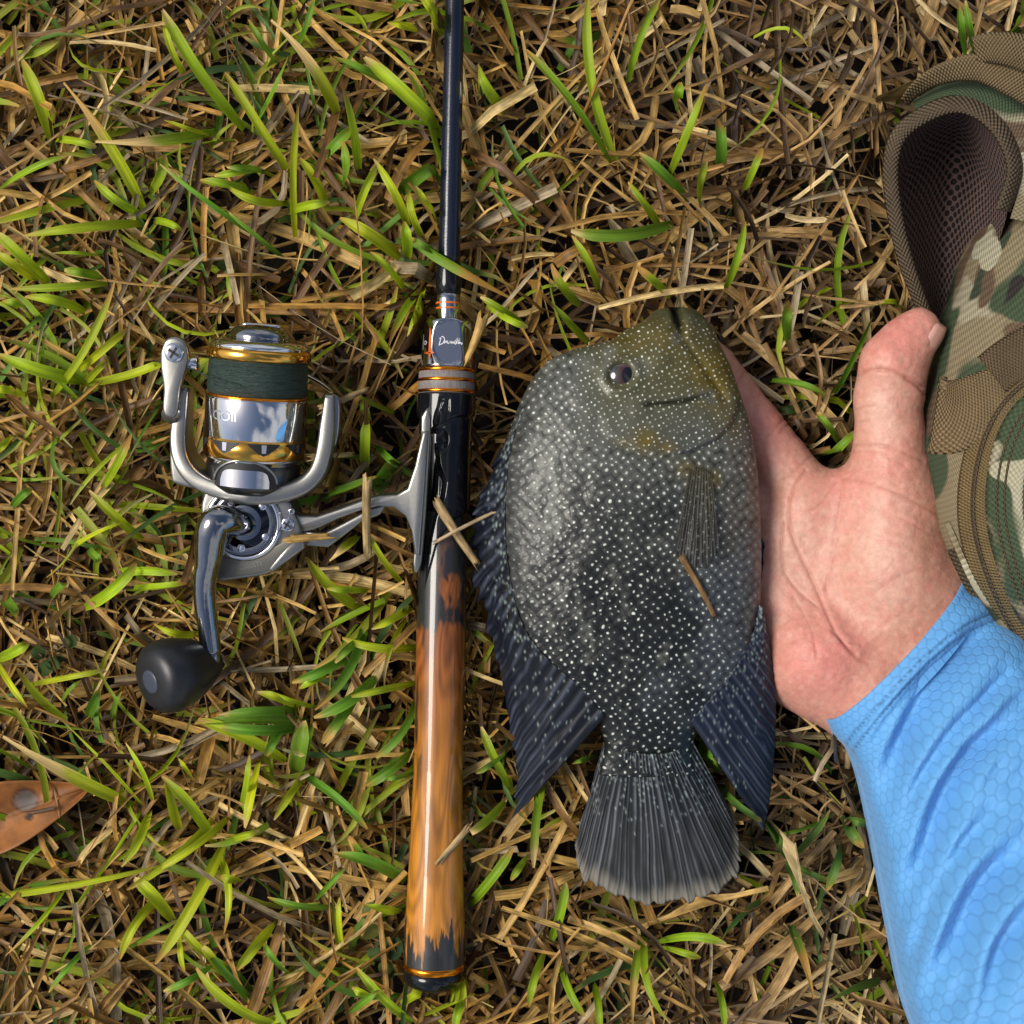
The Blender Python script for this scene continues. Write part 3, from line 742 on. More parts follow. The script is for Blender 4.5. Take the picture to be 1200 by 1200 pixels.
Vr, Fr, _ = sweep(q3([(x, y, math.sqrt(max(57 ** 2 - x * x, 0)) ) for x, y in arch[1:-1]]), 1.6 * QK, 1.6 * QK, 8); mk('window_rim', Vr, Fr, M_silver, cup)
# U frame: thick bowl band, wider at the bottom
up_ = [(-82, 92, 4), (-84, 60, 4), (-84, 28, 4), (-76, 4, 4), (-58, -13, 3), (-30, -22, 2), (0, -25, 2), (32, -22, 2), (60, -12, 3), (77, 5, 4), (84, 28, 4), (86, 60, 4), (86, 96, 4)]
pth = catmull(q3(up_), 80); nin = np.zeros((80, 3)); nin[:, 2] = 1
V, F, _ = sweep(pth, np.interp(np.linspace(0, 1, 80), [0, .1, .3, .5, .7, .9, 1], [7, 9.5, 11, 12, 11, 9.5, 6]) * QK, np.interp(np.linspace(0, 1, 80), [0, .2, .5, .8, 1], [16, 26, 40, 26, 14]) * QK, 32, square=5)
mk('rotor_frame', V, F, M_silver, cup)
ol = [(-90, 50), (-96, 20), (-93, -14), (-86, -22), (-55, -26), (-50, -16), (-70, -4), (-80, 20), (-82, 48)]
mk('frame_fairing', *prism([(x * QK, y * QK) for x, y in rounded(ol, 60)], -20 * QK, 14 * QK, .0012, 3), M_silver, cup)
# bail arm
tear = [(-106, 131), (-101, 145), (-90, 150), (-79, 145), (-74, 131), (-76, 115), (-82, 92), (-84, 66), (-88, 58), (-96, 58), (-101, 66), (-101, 90), (-105, 113)]
arm_ = mk('bail_arm', *prism([(x * QK, y * QK) for x, y in rounded(tear, 70)], 22 * QK, 34 * QK, .0011, 3), M_silver, reel)
V, F = lathe([(0, 11 * QK), (3.4 * QK, 11 * QK), (4.2 * QK, 9.5 * QK), (4.2 * QK, 2 * QK)], 40)
def zlathe(name, prof, loc, m, parent, n=48, rot=None):
    V, F = lathe([(y * QK, r * QK) for y, r in prof], n); o = mk(name, V, F, m, parent)
    d = Vector((0, 0, 1)) if rot is None else Vector(rot)
    o.matrix_local = Matrix.Translation(Vector(loc) * QK) @ d.to_track_quat('Y', 'Z').to_matrix().to_4x4(); return o
def screw(loc, r, parent, rot=None):
    s = zlathe('screw', [(-2, r), (1.5, r), (2.6, r * .9), (3, r * .6), (3.1, r * .1)], loc, M_chrome, parent, 40, rot)
    for a in (0.5, 2.07):
        c, d = math.cos(a), math.sin(a); L, w = r * .66 * QK, r * .14 * QK; h = 3.3 * QK
        mk('screw_slot', [(c * x - d * y, h, d * x + c * y) for x, y in ((-L, -w), (L, -w), (L, w), (-L, w))], [[0, 1, 2, 3]], M_dark, s, smooth=False)
screw((-90, 132, 34), 11, arm_)
V, F, _ = sweep(q3([(-92, 66, 10), (-93, 60, 30)]), 10 * QK, 10 * QK, 24); mk('pivot', V, F, M_silver, arm_)
zlathe('line_roller', [(-9, 6), (-8, 9), (0, 7), (8, 9), (9, 6)], (-74, 120, 20), M_chrome, arm_, 32, (1, .1, 0))
V, F, _ = sweep(catmull(q3([(-82, 122, 16), (-86, 128, -12), (-74, 126, -48), (-24, 122, -78), (36, 112, -76), (78, 96, -50), (93, 80, -18), (93, 62, 0)]), 60), 3.2 * QK, 3.2 * QK, 12); mk('bail_wire', V, F, M_chrome, reel)
mk('bail_mount', *prism([(x * QK, y * QK) for x, y in rounded([(88, 98), (97, 92), (99, 60), (95, 34), (86, 26), (84, 50)], 40)], -12 * QK, 12 * QK, .0008, 3), M_smoke, reel)
V, F, _ = sweep(catmull(q3([(-78, 118, 24), (-60, 112, 38), (-30, 106, 50), (-8, 103, 58)]), 20), .7 * QK, .7 * QK, 6); mk('line_lead', V, F, M_line, reel)
# gear housing
bo = [(-52, -26), (-20, -30), (40, -28), (52, -42), (60, -60), (63, -76), (50, -98), (28, -118), (-8, -128), (-40, -132), (-48, -110), (-52, -70), (-56, -46)]
body = mk('body', *prism([(x * QK, y * QK) for x, y in rounded(bo, 90)], -34 * QK, 18 * QK, .0028, 4), M_silver, reel)
lo_ = [(-36, -104), (0, -100), (30, -86), (58, -70), (50, -92), (28, -114), (-8, -124), (-36, -128)]
M_olive = mat('grey_side_plate', (.16, .155, .13), .35, metal=.5)
pl = mk('lower_plate', *prism([(x * QK, y * QK) for x, y in rounded(lo_, 70)], 0, 19.6 * QK, .0008, 3), M_olive, body)
wing = [(62, -66), (68, -84), (32, -116), (26, -112)]
mk('wing_plate', *prism([(x * QK, y * QK) for x, y in wing], -4 * QK, 20.6 * QK, .0008, 2), M_silver, body)
cov = zlathe('side_cover', [(0, 46), (4, 45.5), (7, 43.5), (8, 41), (6.5, 39), (3, 37), (3, 8)], (-5, -60, 16), M_chrome, reel, 96)
zlathe('cover_well', [(3.2, 36.6), (4.2, 34), (2.5, 28), (1.8, 24), (3.5, 20)], (0, 0, 0), M_smoke, cov, 72, (0, 1, 0))
for a in (.5, 1.6, 3.2, 4.3, 5.5):
    zlathe('facet', [(2.6, 5), (4.6, 4.6), (5.2, 3), (5.3, .6)], (30 * math.cos(a), 0, 30 * math.sin(a)), M_chrome, cov, 20, (0, 1, 0))
screw((46, -58, 17.5), 8.5, body); screw((-38, -122, 19), 7, body); screw((50, -42, 17), 4, body)
# crank: hub, elbow, arm
cp = catmull(q3([(-2, -62, 14), (-10, -58, 32), (-20, -54, 46), (-30, -56, 52), (-35, -72, 50), (-38, -100, 46), (-42, -125, 42), (-42, -150, 38), (-38, -182, 34), (-33, -214, 32)]), 90)
t90 = np.linspace(0, 1, 90)
cr = np.interp(t90, [0, .1, .2, .3, .42, .5, .62, .8, 1], [14, 15, 18, 19.5, 17, 14.5, 13.2, 12.4, 12])
V, F, _ = sweep(cp, cr * QK, cr * .95 * QK, 36, up=(.25, .1, 1)); mk('crank_arm', V, F, M_smoke, reel)
kn = zlathe('handle_knob', [(-46, 8), (-45, 16), (-40, 21), (-28, 27.5), (-11, 36), (9, 42), (24, 43.5), (35, 41), (42, 35), (45, 26), (46, 14), (46, 4)], (-62, -236, 42), M_rubber, reel, 96, (-.64, -.14, .75))
zlathe('knob_cap', [(45.5, 14.4), (46.6, 14.2), (47.4, 12.5), (47.8, 9), (47.9, 1)], (0, 0, 0), M_cap, kn, 48, (0, 1, 0))
V, F, _ = sweep(q3([(-33, -210, 32), (-33, -222, 31), (-36, -234, 33)]), 11 * QK, 11 * QK, 24); mk('crank_tip', V, F, M_smoke, reel)
# stem and foot
upst = [(36, -34), (58, -48), (78, -47), (104, -36), (130, -24), (150, -17), (170, -14), (182, -6), (189, 22), (195, 62), (202, 62), (202, -84), (196, -84), (190, -56), (182, -39), (168, -30), (150, -30), (128, -37), (104, -48), (84, -60), (66, -67), (44, -68)]
lwst = [(60, -66), (86, -68), (112, -52), (136, -36), (158, -28), (152, -40), (130, -51), (114, -66), (94, -84), (74, -84), (62, -84)]
foot = mk('stem', *prism([(x * QK, y * QK) for x, y in upst], -12 * QK, 10 * QK, .0011, 3), M_silver, reel)
mk('stem_brace', *prism([(x * QK, y * QK) for x, y in lwst], -13 * QK, 7 * QK, .0009, 3), M_silver, reel)
mk('foot_plate', *prism([(x * QK, y * QK) for x, y in rounded([(192, 78), (198, 88), (203, 78), (205, -8), (204, -96), (198, -106), (194, -96), (196, -8)], 50)], -15 * QK, 2 * QK, .0007, 2), M_silver, reel)

def text_mesh(txt, size, shear=0):
    cu = bpy.data.curves.new('t', 'FONT'); cu.body = txt; cu.size = size; cu.shear = shear; cu.align_x = 'CENTER'; cu.align_y = 'CENTER'
    ob = bpy.data.objects.new('t', cu); COL.objects.link(ob)
    bpy.context.view_layer.update()
    me = bpy.data.meshes.new_from_object(ob.evaluated_get(bpy.context.evaluated_depsgraph_get()))
    V = np.array([v.co[:] for v in me.vertices]); F = [list(p.vertices) for p in me.polygons]
    bpy.data.objects.remove(ob); bpy.data.meshes.remove(me); bpy.data.curves.remove(cu)
    return V, F
M_grey_print = mat('grey_print', (.26, .25, .22), .5)
M_ghost = mat('etched_lettering', (.45, .5, .58), .35, metal=.6)
V, F = text_mesh('2500STI', 8 * QK); a = R(16); V = V @ np.array([[math.cos(a), math.sin(a), 0], [-math.sin(a), math.cos(a), 0], [0, 0, 1]])
mk('lettering', V + np.array([6, -110, 19.9]) * QK, F, M_grey_print, pl, smooth=False)
V, F = text_mesh('GOII', 15 * QK); V = V + np.array([-26 * QK, 66 * QK, 0]); V[:, 2] = np.sqrt((59.2 * QK) ** 2 - V[:, 0] ** 2)
mk('lettering', V, F, M_ghost, spool, smooth=False)
# ------------------------------------------------------------------ fish
FZ = .043
fish = empty('fish', P(740, 640, .02))
FO = np.array(fish.location)
tag(fish, 'dark grey cichlid fish covered in small pale dots lying on its side', 'fish')
XL = [(360, 784), (362, 773), (365, 766), (370, 761), (377, 752), (385, 736), (393, 724), (400, 712), (405, 692), (410, 672), (416, 655), (424, 642), (434, 632), (447, 622), (462, 614), (480, 606), (500, 599), (525, 592), (560, 586), (600, 583), (650, 584), (700, 589), (740, 598), (770, 610), (795, 630), (815, 652), (830, 676), (842, 695), (856, 704), (875, 708), (890, 706), (908, 702)]
XR = [(360, 800), (362, 811), (366, 819), (374, 827), (385, 836), (400, 842), (415, 849), (432, 857), (450, 863), (480, 873), (510, 881), (560, 888), (610, 891), (660, 892), (700, 891), (740, 888), (775, 880), (800, 870), (820, 856), (838, 836), (850, 822), (865, 814), (885, 811), (908, 814)]
TT = [(360, .0015), (364, .004), (375, .0072), (400, .011), (450, .0155), (520, .0188), (600, .0195), (680, .0185), (760, .0150), (820, .0108), (860, .0075), (908, .0042)]
def smooth_interp(x, tab):
    p = np.array(tab, float); c = catmull(p, 400); return np.interp(x, c[:, 0], c[:, 1])
MS, NR = 330, 200
u = np.linspace(0, 1, MS); sy_ = 360 + 548 * (u ** 1.25)
xl = smooth_interp(sy_, XL); xr = smooth_interp(sy_, XR); tt = smooth_interp(sy_, TT)
a = np.linspace(0, 2 * math.pi, NR, endpoint=False)
PXg = (xl + xr)[:, None] / 2 + (xr - xl)[:, None] / 2 * np.cos(a)[None]
PYg = sy_[:, None] * np.ones(NR)[None]
sn = np.sin(a); zz = tt[:, None] * np.where(sn > 0, np.abs(sn) ** .92, -.8 * np.abs(sn) ** .7)[None]
# surface features (pixel coordinates of the flank)
D = np.zeros_like(zz)
d, _ = poly_dist(PXg, PYg, [(790, 352), (792, 378), (797, 396)]); D -= .0075 * np.exp(-(d / (5.5 - .06 * np.clip(PYg - 360, 0, 60))) ** 2) * sstep(402, 380, PYg)
d, _ = poly_dist(PXg, PYg, [(752, 478), (772, 478), (800, 473), (828, 466)]); D -= .0017 * np.exp(-(d / 2.6) ** 2)
d, _ = poly_dist(PXg, PYg, [(752, 472), (772, 472), (800, 467), (828, 460)]); D += .0007 * np.exp(-(d / 6) ** 2)
OPC = [(690, 498), (712, 516), (740, 530), (768, 537), (800, 531), (832, 518), (852, 496), (862, 470)]
d, s_ = poly_dist(PXg, PYg, OPC)
D += np.where(s_ < 0, .0012 * np.exp(-(d / 22) ** 2), -.0009 * np.exp(-(d / 7) ** 2)) * sstep(690, 745, PXg)
d = np.hypot(PXg - 724, PYg - 444); D += .0014 * np.exp(-((d - 19) / 5) ** 2) - .0026 * np.exp(-(d / 13) ** 2)
d, _ = poly_dist(PXg, PYg, [(786, 388), (800, 405), (815, 425), (832, 450), (846, 470)]); D -= .0012 * np.exp(-(d / 5) ** 2)
d, _ = poly_dist(PXg, PYg, [(758, 385), (775, 405), (770, 425)]); D += .001 * np.exp(-(d / 14) ** 2)
D += (fbm(PXg * .05, PYg * .05, 41) - .5) * .0012
ztop = FZ + zz + D * (sn > .12)[None] * sstep(.12, .4, sn)[None]
W3 = np.stack([(PXg - 600) * (CAM_Z - FZ) / .55 / 3000, (600 - PYg) * (CAM_Z - FZ) / .55 / 3000, ztop], -1)
# body colours
x, y = PXg, PYg
olive = np.array([.105, .10, .045]); blue = np.array([.060, .062, .056]); belly = np.array([.165, .15, .125]); dark = np.array([.010, .013, .014]); mus = np.array([.16, .115, .012])
C = np.zeros(x.shape + (3,)) + blue
def blend(C, c, m): return C * (1 - m[..., None]) + np.array(c) * m[..., None]
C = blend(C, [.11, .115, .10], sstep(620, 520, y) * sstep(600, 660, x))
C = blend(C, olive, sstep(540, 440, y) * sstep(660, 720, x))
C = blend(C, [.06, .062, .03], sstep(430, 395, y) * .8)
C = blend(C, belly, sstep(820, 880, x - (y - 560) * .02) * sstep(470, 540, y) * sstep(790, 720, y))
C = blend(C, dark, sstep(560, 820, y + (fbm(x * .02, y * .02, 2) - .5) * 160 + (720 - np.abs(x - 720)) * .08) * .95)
blot = np.exp(-(((x - 705) / 55) ** 2 + ((y - 690) / 34) ** 2) ** 1.2); C = blend(C, [.008, .009, .010], np.clip(blot * 1.1, 0, .95) * (.6 + .5 * fbm(x * .06, y * .08, 77)))
for (cx, cy, rx, ry_, k) in ((750, 518, 15, 13, .95), (775, 527, 12, 8, .7), (836, 448, 20, 34, .95), (795, 400, 40, 18, .35), (735, 405, 30, 16, .6), (822, 436, 32, 26, .7), (770, 395, 30, 20, .5), (800, 552, 14, 10, .7), (830, 562, 9, 10, .8), (726, 522, 9, 6, .5), (850, 500, 14, 16, .5)):
    m = np.exp(-(((x - cx) / rx) ** 2 + ((y - cy) / ry_) ** 2)) * k * (.55 + .8 * fbm(x * .08, y * .08, 50)); C = blend(C, mus, np.clip(m, 0, 1))
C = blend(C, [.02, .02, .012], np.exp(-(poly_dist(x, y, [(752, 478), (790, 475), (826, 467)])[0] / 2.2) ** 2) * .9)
C = blend(C, [.02, .022, .015], np.exp(-(poly_dist(x, y, [(790, 356), (793, 382)])[0] / 3.5) ** 2) * .85)  # mouth crease and notch darkened, their shade put into the colour
C = blend(C, [.17, .175, .15], sstep(.63, .76, fbm(x * .07, y * .03, 91, 4)) * .5 * sstep(860, 780, y))
pal_ = sstep(.5, .75, fbm(x * .013, y * .011, 64)) * sstep(640, 720, x) * sstep(560, 640, y); C = blend(C, [.15, .17, .19], pal_ * .35)
C *= .74 * (.8 + .4 * fbm(x * .11, y * .11, 13))[..., None]
headw = sstep(548, 512, y + np.abs(x - 770) * .05) * sstep(650, 690, x)
dotw = sstep(600, 640, x - (y - 700) * .02) * .6 + .4
dotw = dotw * (1 - .75 * sstep(830, 880, x) * sstep(520, 600, y)) * sstep(370, 392, y) * (.55 + .45 * sstep(590, 625, x))
V = W3.reshape(-1, 3) - FO
F = [list(f) for f in grid_faces(MS, NR, cv=True)] + [list(range(NR)), [(MS - 1) * NR + i for i in range(NR)][::-1]]

def fish_mat():
    m = bpy.data.materials.new('wet_spotted_scales'); n, N, L, b = nodes_of(m)
    col = N.new('ShaderNodeVertexColor'); col.layer_name = 'col'
    tc = N.new('ShaderNodeTexCoord')
    def vor(scale, rnd, rot):
        mp = N.new('ShaderNodeMapping'); mp.inputs['Rotation'].default_value = (0, 0, rot); mp.inputs['Scale'].default_value = (scale, scale, 1)
        L.new(tc.outputs['UV'], mp.inputs['Vector'])
        nz = N.new('ShaderNodeTexNoise'); nz.noise_dimensions = '2D'; nz.inputs['Scale'].default_value = .35; L.new(mp.outputs[0], nz.inputs['Vector'])
        sc = N.new('ShaderNodeVectorMath'); sc.operation = 'SCALE'; sc.inputs['Scale'].default_value = .9; L.new(nz.outputs['Color'], sc.inputs[0])
        ad = N.new('ShaderNodeVectorMath'); L.new(mp.outputs[0], ad.inputs[0]); L.new(sc.outputs[0], ad.inputs[1])
        v = N.new('ShaderNodeTexVoronoi'); v.voronoi_dimensions = '2D'; v.inputs['Scale'].default_value = 1; v.inputs['Randomness'].default_value = rnd
        L.new(ad.outputs[0], v.inputs['Vector']); return v
    vb = vor(1 / 8.8, .5, R(40)); vh = vor(1 / 6.7, .45, R(28))
    hd = N.new('ShaderNodeAttribute'); hd.attribute_name = 'head'
    dw = N.new('ShaderNodeAttribute'); dw.attribute_name = 'dots'
    def mixv(a_, b_, f, t='FLOAT'):
        mx = N.new('ShaderNodeMix'); mx.data_type = t
        i = {'FLOAT': (2, 3, 0), 'RGBA': (6, 7, 2)}[t]
        L.new(f, mx.inputs[0]); L.new(a_, mx.inputs[i[0]]); L.new(b_, mx.inputs[i[1]]); return mx.outputs[i[2]]
    st = N.new('ShaderNodeMath'); st.operation = 'GREATER_THAN'; st.inputs[1].default_value = .5; L.new(hd.outputs['Fac'], st.inputs[0])
    dist = mixv(vb.outputs['Distance'], vh.outputs['Distance'], st.outputs[0]); rc = mixv(vb.outputs['Color'], vh.outputs['Color'], st.outputs[0], 'RGBA')
    sp = N.new('ShaderNodeSeparateColor'); L.new(rc, sp.inputs[0])
    # radius varies per dot
    rad = N.new('ShaderNodeMapRange'); rad.inputs[3].default_value = .10; rad.inputs[4].default_value = .19; L.new(sp.outputs[0], rad.inputs[0])
    sub = N.new('ShaderNodeMath'); sub.operation = 'SUBTRACT'; L.new(rad.outputs[0], sub.inputs[0]); L.new(dist, sub.inputs[1])
    mr = N.new('ShaderNodeMapRange'); mr.inputs[1].default_value = -.05; mr.inputs[2].default_value = .07; L.new(sub.outputs[0], mr.inputs[0])
    br = N.new('ShaderNodeMapRange'); br.inputs[3].default_value = .3; br.inputs[4].default_value = 1.0; L.new(sp.outputs[1], br.inputs[0])
    f1 = N.new('ShaderNodeMath'); f1.operation = 'MULTIPLY'; L.new(mr.outputs[0], f1.inputs[0]); L.new(br.outputs[0], f1.inputs[1])
    f2 = N.new('ShaderNodeMath'); f2.operation = 'MULTIPLY'; L.new(f1.outputs[0], f2.inputs[0]); L.new(dw.outputs['Fac'], f2.inputs[1])
    # scale edges darker in the gaps
    ed = N.new('ShaderNodeMapRange'); ed.inputs[1].default_value = .38; ed.inputs[2].default_value = .72; ed.inputs[3].default_value = 1.2; ed.inputs[4].default_value = .38; L.new(vb.outputs['Distance'], ed.inputs[0])
    vs = N.new('ShaderNodeVectorMath'); vs.operation = 'SCALE'; L.new(col.outputs['Color'], vs.inputs[0])
    e2 = N.new('ShaderNodeMix'); e2.data_type = 'FLOAT'; L.new(st.outputs[0], e2.inputs[0]); L.new(ed.outputs[0], e2.inputs[2]); e2.inputs[3].default_value = 1.0
    L.new(e2.outputs[0], vs.inputs['Scale'])
    mx = N.new('ShaderNodeMix'); mx.data_type = 'RGBA'; L.new(f2.outputs[0], mx.inputs[0]); L.new(vs.outputs[0], mx.inputs[6]); mx.inputs[7].default_value = (.70, .74, .64, 1)
    L.new(mx.outputs[2], b.inputs['Base Color'])
    rr = N.new('ShaderNodeMapRange'); rr.inputs[3].default_value = .34; rr.inputs[4].default_value = .55; L.new(sp.outputs[2], rr.inputs[0]); L.new(rr.outputs[0], b.inputs['Roughness'])
    b.inputs['Specular IOR Level'].default_value = .3; b.inputs['Coat Weight'].default_value = .2; b.inputs['Coat Roughness'].default_value = .12
    # overlapping-scale relief: each cell tilts
    hgt = N.new('ShaderNodeMath'); hgt.operation = 'MULTIPLY_ADD'; L.new(dist, hgt.inputs[0]); hgt.inputs[1].default_value = -1.0; L.new(f1.outputs[0], hgt.inputs[2])
    bs = N.new('ShaderNodeMix'); bs.data_type = 'FLOAT'; L.new(st.outputs[0], bs.inputs[0]); bs.inputs[2].default_value = .26; bs.inputs[3].default_value = .12
    bp = N.new('ShaderNodeBump'); bp.inputs['Distance'].default_value = .0009; L.new(bs.outputs[0], bp.inputs['Strength']); L.new(hgt.outputs[0], bp.inputs['Height'])
    n2 = N.new('ShaderNodeTexNoise'); n2.inputs['Scale'].default_value = 900; n2.inputs['Detail'].default_value = 3; L.new(tc.outputs['Object'], n2.inputs['Vector'])
    bp2 = N.new('ShaderNodeBump'); bp2.inputs['Strength'].default_value = .25; bp2.inputs['Distance'].default_value = .0005; L.new(n2.outputs['Fac'], bp2.inputs['Height']); L.new(bp.outputs[0], bp2.inputs['Normal'])
    L.new(bp2.outputs[0], b.inputs['Normal'])
    n3 = N.new('ShaderNodeTexNoise'); n3.inputs['Scale'].default_value = 330; n3.inputs['Detail'].default_value = 4; L.new(tc.outputs['Object'], n3.inputs['Vector'])
    bp3 = N.new('ShaderNodeBump'); bp3.inputs['Strength'].default_value = .35; bp3.inputs['Distance'].default_value = .0012; L.new(n3.outputs['Fac'], bp3.inputs['Height']); L.new(bp.outputs[0], bp3.inputs['Normal'])
    L.new(bp3.outputs[0], b.inputs['Coat Normal'])
    return m
M_fish = fish_mat()
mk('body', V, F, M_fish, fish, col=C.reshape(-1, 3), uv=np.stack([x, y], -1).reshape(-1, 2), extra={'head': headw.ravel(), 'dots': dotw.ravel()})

# eye
def fz(px, py):
    i = np.argmin(np.abs(sy_ - py)); h = (px - (xl[i] + xr[i]) / 2) / ((xr[i] - xl[i]) / 2)
    return FZ + tt[i] * math.sqrt(max(0, 1 - h * h)) ** .92
FK = (CAM_Z - FZ) / .55 / 3000
def FP(px, py, z): return np.array([(px - 600) * FK, (600 - py) * FK, z]) - FO
eye_z = fz(728, 445)
M_eye = bpy.data.materials.new('fish_eye'); n_, N_, L_, b_ = nodes_of(M_eye)
vc = N_.new('ShaderNodeVertexColor'); vc.layer_name = 'col'; L_.new(vc.outputs[0], b_.inputs['Base Color']); b_.inputs['Roughness'].default_value = .06; b_.inputs['Coat Weight'].default_value = 1; b_.inputs['Coat Roughness'].default_value = .02
nu_, nv_ = 28, 48
ph = np.linspace(.001, math.pi / 2 + .3, nu_)[:, None]; th = np.linspace(0, 2 * math.pi, nv_, endpoint=False)[None]
ex = 18 * np.sin(ph) * np.cos(th); ey = 16.5 * np.sin(ph) * np.sin(th); ez = 8.0 * np.cos(ph) + 0 * th
c0 = FP(727, 444, eye_z - .0027)
EV = np.stack([c0[0] + ex * FK, c0[1] - ey * FK, c0[2] + ez * FK], -1).reshape(-1, 3)
rr_ = np.hypot((ex - 5.5) / 8.2, ey / 10.6)
EC = np.zeros(ex.shape + (3,)) + np.array([.05, .042, .03])
EC = blend(EC, [.06, .022, .018], sstep(1.5, 1.2, rr_)); EC = blend(EC, [.006, .006, .008], sstep(1.0, .85, rr_)); EC = blend(EC, [.03, .035, .04], sstep(-4, -9, ex) * .5)
mk('eye', EV, grid_faces(nu_, nv_, cv=True), M_eye, fish, col=EC.reshape(-1, 3))

# fins: sheets of rays between a base line and an edge line
M_fin = mat('fin_membrane', (.05, .06, .09), .42, attr=True, spec=.22, transl=.05)
M_fin2 = mat('pectoral_membrane', (.05, .06, .09), .4, attr=True, spec=.4)
n_, N_, L_, b_ = nodes_of(M_fin2); b_.inputs['Alpha'].default_value = .3
def fin(name, base, tip, zb, zt, rays, thick=.0005, seed=0, col0=(.007, .009, .013), col1=(.007, .009, .017), rag=.0, dots=0, curl=0, rayc=(.075, .09, .125), m=56, n=None, pale_tip=0, material=None, spiny=0, dlen=.55):
    n = n or rays * 9
    b = catmull(np.array(base, float), n); e = catmull(np.array(tip, float), n)
    t = np.linspace(0, 1, m)[:, None, None]; s = np.linspace(0, 1, n)
    ragv = (vnoise(s * rays * 2.2, s * 0 + seed, 5) - .5) * rag * (1 + spiny * sstep(.65, .4, s))
    tt_ = t * (1 + ragv[None, :, None])
    q = b[None] * (1 - tt_) + e[None] * tt_
    zz_ = np.interp(t[..., 0], [0, 1], [0, 1])
    zbv = np.interp(s, np.linspace(0, 1, len(zb)), zb); ztv = np.interp(s, np.linspace(0, 1, len(zt)), zt)
    z = zbv[None] * (1 - zz_) + ztv[None] * zz_ + curl * np.sin(math.pi * zz_)
    sj = s + (vnoise(s * rays * .8, s * 0, seed + 3) - .5) * .6 / rays
    ph = (sj * rays)[None] + (fbm(s[None] * 7 + 0 * zz_, zz_ * 2.5, seed + 33) - .5) * 1.3 * zz_
    split = np.where(zz_ > .45, 1, 0)
    ridge = np.abs(np.sin(ph * math.pi)) ** 5 * (1 - .35 * zz_) + .5 * sstep(.35, .6, zz_) * np.abs(np.sin((ph * 2 + .5) * math.pi)) ** 6
    z = z + ridge * .00055 + (fbm(s[None] * (9 + 14 * (spiny > 0)) + 0 * zz_, zz_ * 3, seed + 60) - .5) * (.0016 + .0030 * (spiny > 0) * sstep(.7, .4, s)[None]) * sstep(0, .5, zz_)
    Bq = np.stack([(q[..., 0] - 600) * FK, (600 - q[..., 1]) * FK, z], -1) - FO
    Cc = np.array(col0)[None, None] * (1 - zz_[..., None]) + np.array(col1)[None, None] * zz_[..., None]
    Cc = Cc * (1 + .0 * zz_[..., None]) * (.7 + .6 * fbm(s[None] * 12 + 0 * zz_, zz_ * 5, seed + 9))[..., None]
    k = np.clip(ridge, 0, 1)[..., None] * (.1 + .9 * sstep(.25, .75, fbm(s[None] * rays * .5 + 0 * zz_, zz_ * 3, seed + 2)))[..., None] * .8  # patchy ray brightness, a light sheen painted into the fin colour
    Cc = Cc * (1 - k) + np.array(rayc) * k
    if pale_tip:
        pt = sstep(.86, 1.0, zz_ + (fbm(s[None] * 14 + 0 * zz_, zz_, seed) - .5) * .12)[..., None] * pale_tip; Cc = Cc * (1 - pt) + np.array([.26, .24, .20]) * pt
    if dots:
        for i in range(dots):
            ss, t0 = np.random.default_rng(seed * 100 + i).random(2); ss = (i * .618034 + .3 * ss / rays) % 1; t0 = t0 ** 1.7 * dlen
            c_ = q[int(t0 * (m - 1)), int(ss * (n - 1))]; dd = np.hypot(q[..., 0] - c_[0], (q[..., 1] - c_[1]) * .7) / 1.05; w = np.exp(-dd ** 2)[..., None] * (.3 + .5 * ((i * 7) % 10) / 10); Cc = Cc * (1 - w) + np.array([.36, .43, .40]) * w
    Vv, Ff = thicken(Bq, grid_faces(m, n), thick)
    return mk(name, Vv, Ff, material or M_fin, fish, col=np.vstack([Cc.reshape(-1, 3)] * 2))
fin('tail_fin', [(708, 868), (728, 876), (757, 880), (786, 878), (812, 868)], [(676, 1000), (682, 1034), (700, 1052), (735, 1066), (775, 1073), (815, 1070), (850, 1060), (872, 1036), (875, 1000), (866, 965)], [.0435, fz(728, 876) + .0011, fz(757, 880) + .0012, fz(786, 878) + .0011, .0435], [.028, .026, .026, .026, .028], 28, seed=1, rag=.05, dots=260, rayc=(.19, .20, .22), col0=(.011, .015, .018), col1=(.028, .028, .028), m=64, pale_tip=.85)
fin('dorsal_fin', [(614, 478), (600, 520), (593, 570), (592, 630), (601, 695), (616, 738), (644, 772), (680, 802), (708, 836)], [(606, 490), (578, 545), (556, 600), (552, 640), (562, 700), (580, 770), (592, 830), (604, 900), (602, 966)], [fz(x_, y_) + .0004 for x_, y_ in ((614, 478), (600, 520), (593, 570), (592, 630), (601, 695), (616, 738), (644, 772), (680, 802), (709, 836))], [.042, .036, .032, .030, .030, .030, .032, .034, .030], 26, seed=2, rag=.09, spiny=3, dots=230, dlen=.75, curl=.002, m=64)
fin('anal_fin', [(887, 708), (879, 742), (862, 774), (838, 804), (806, 842)], [(897, 722), (909, 790), (913, 865), (909, 930), (902, 984)], [fz(x_, y_) + .0004 for x_, y_ in ((887, 708), (879, 742), (862, 774), (838, 804), (807, 842))], [.044, .040, .036, .034, .030], 16, seed=3, rag=.02, dots=150, dlen=.7, curl=.002, col0=(.014, .018, .034), m=64)
fin('pelvic_fin', [(884, 560), (886, 580), (887, 600)], [(889, 704), (896, 690), (899, 640)], [.040, .039, .038], [.036, .036, .036], 5, seed=4, rag=.05, col0=(.010, .014, .035), m=30)
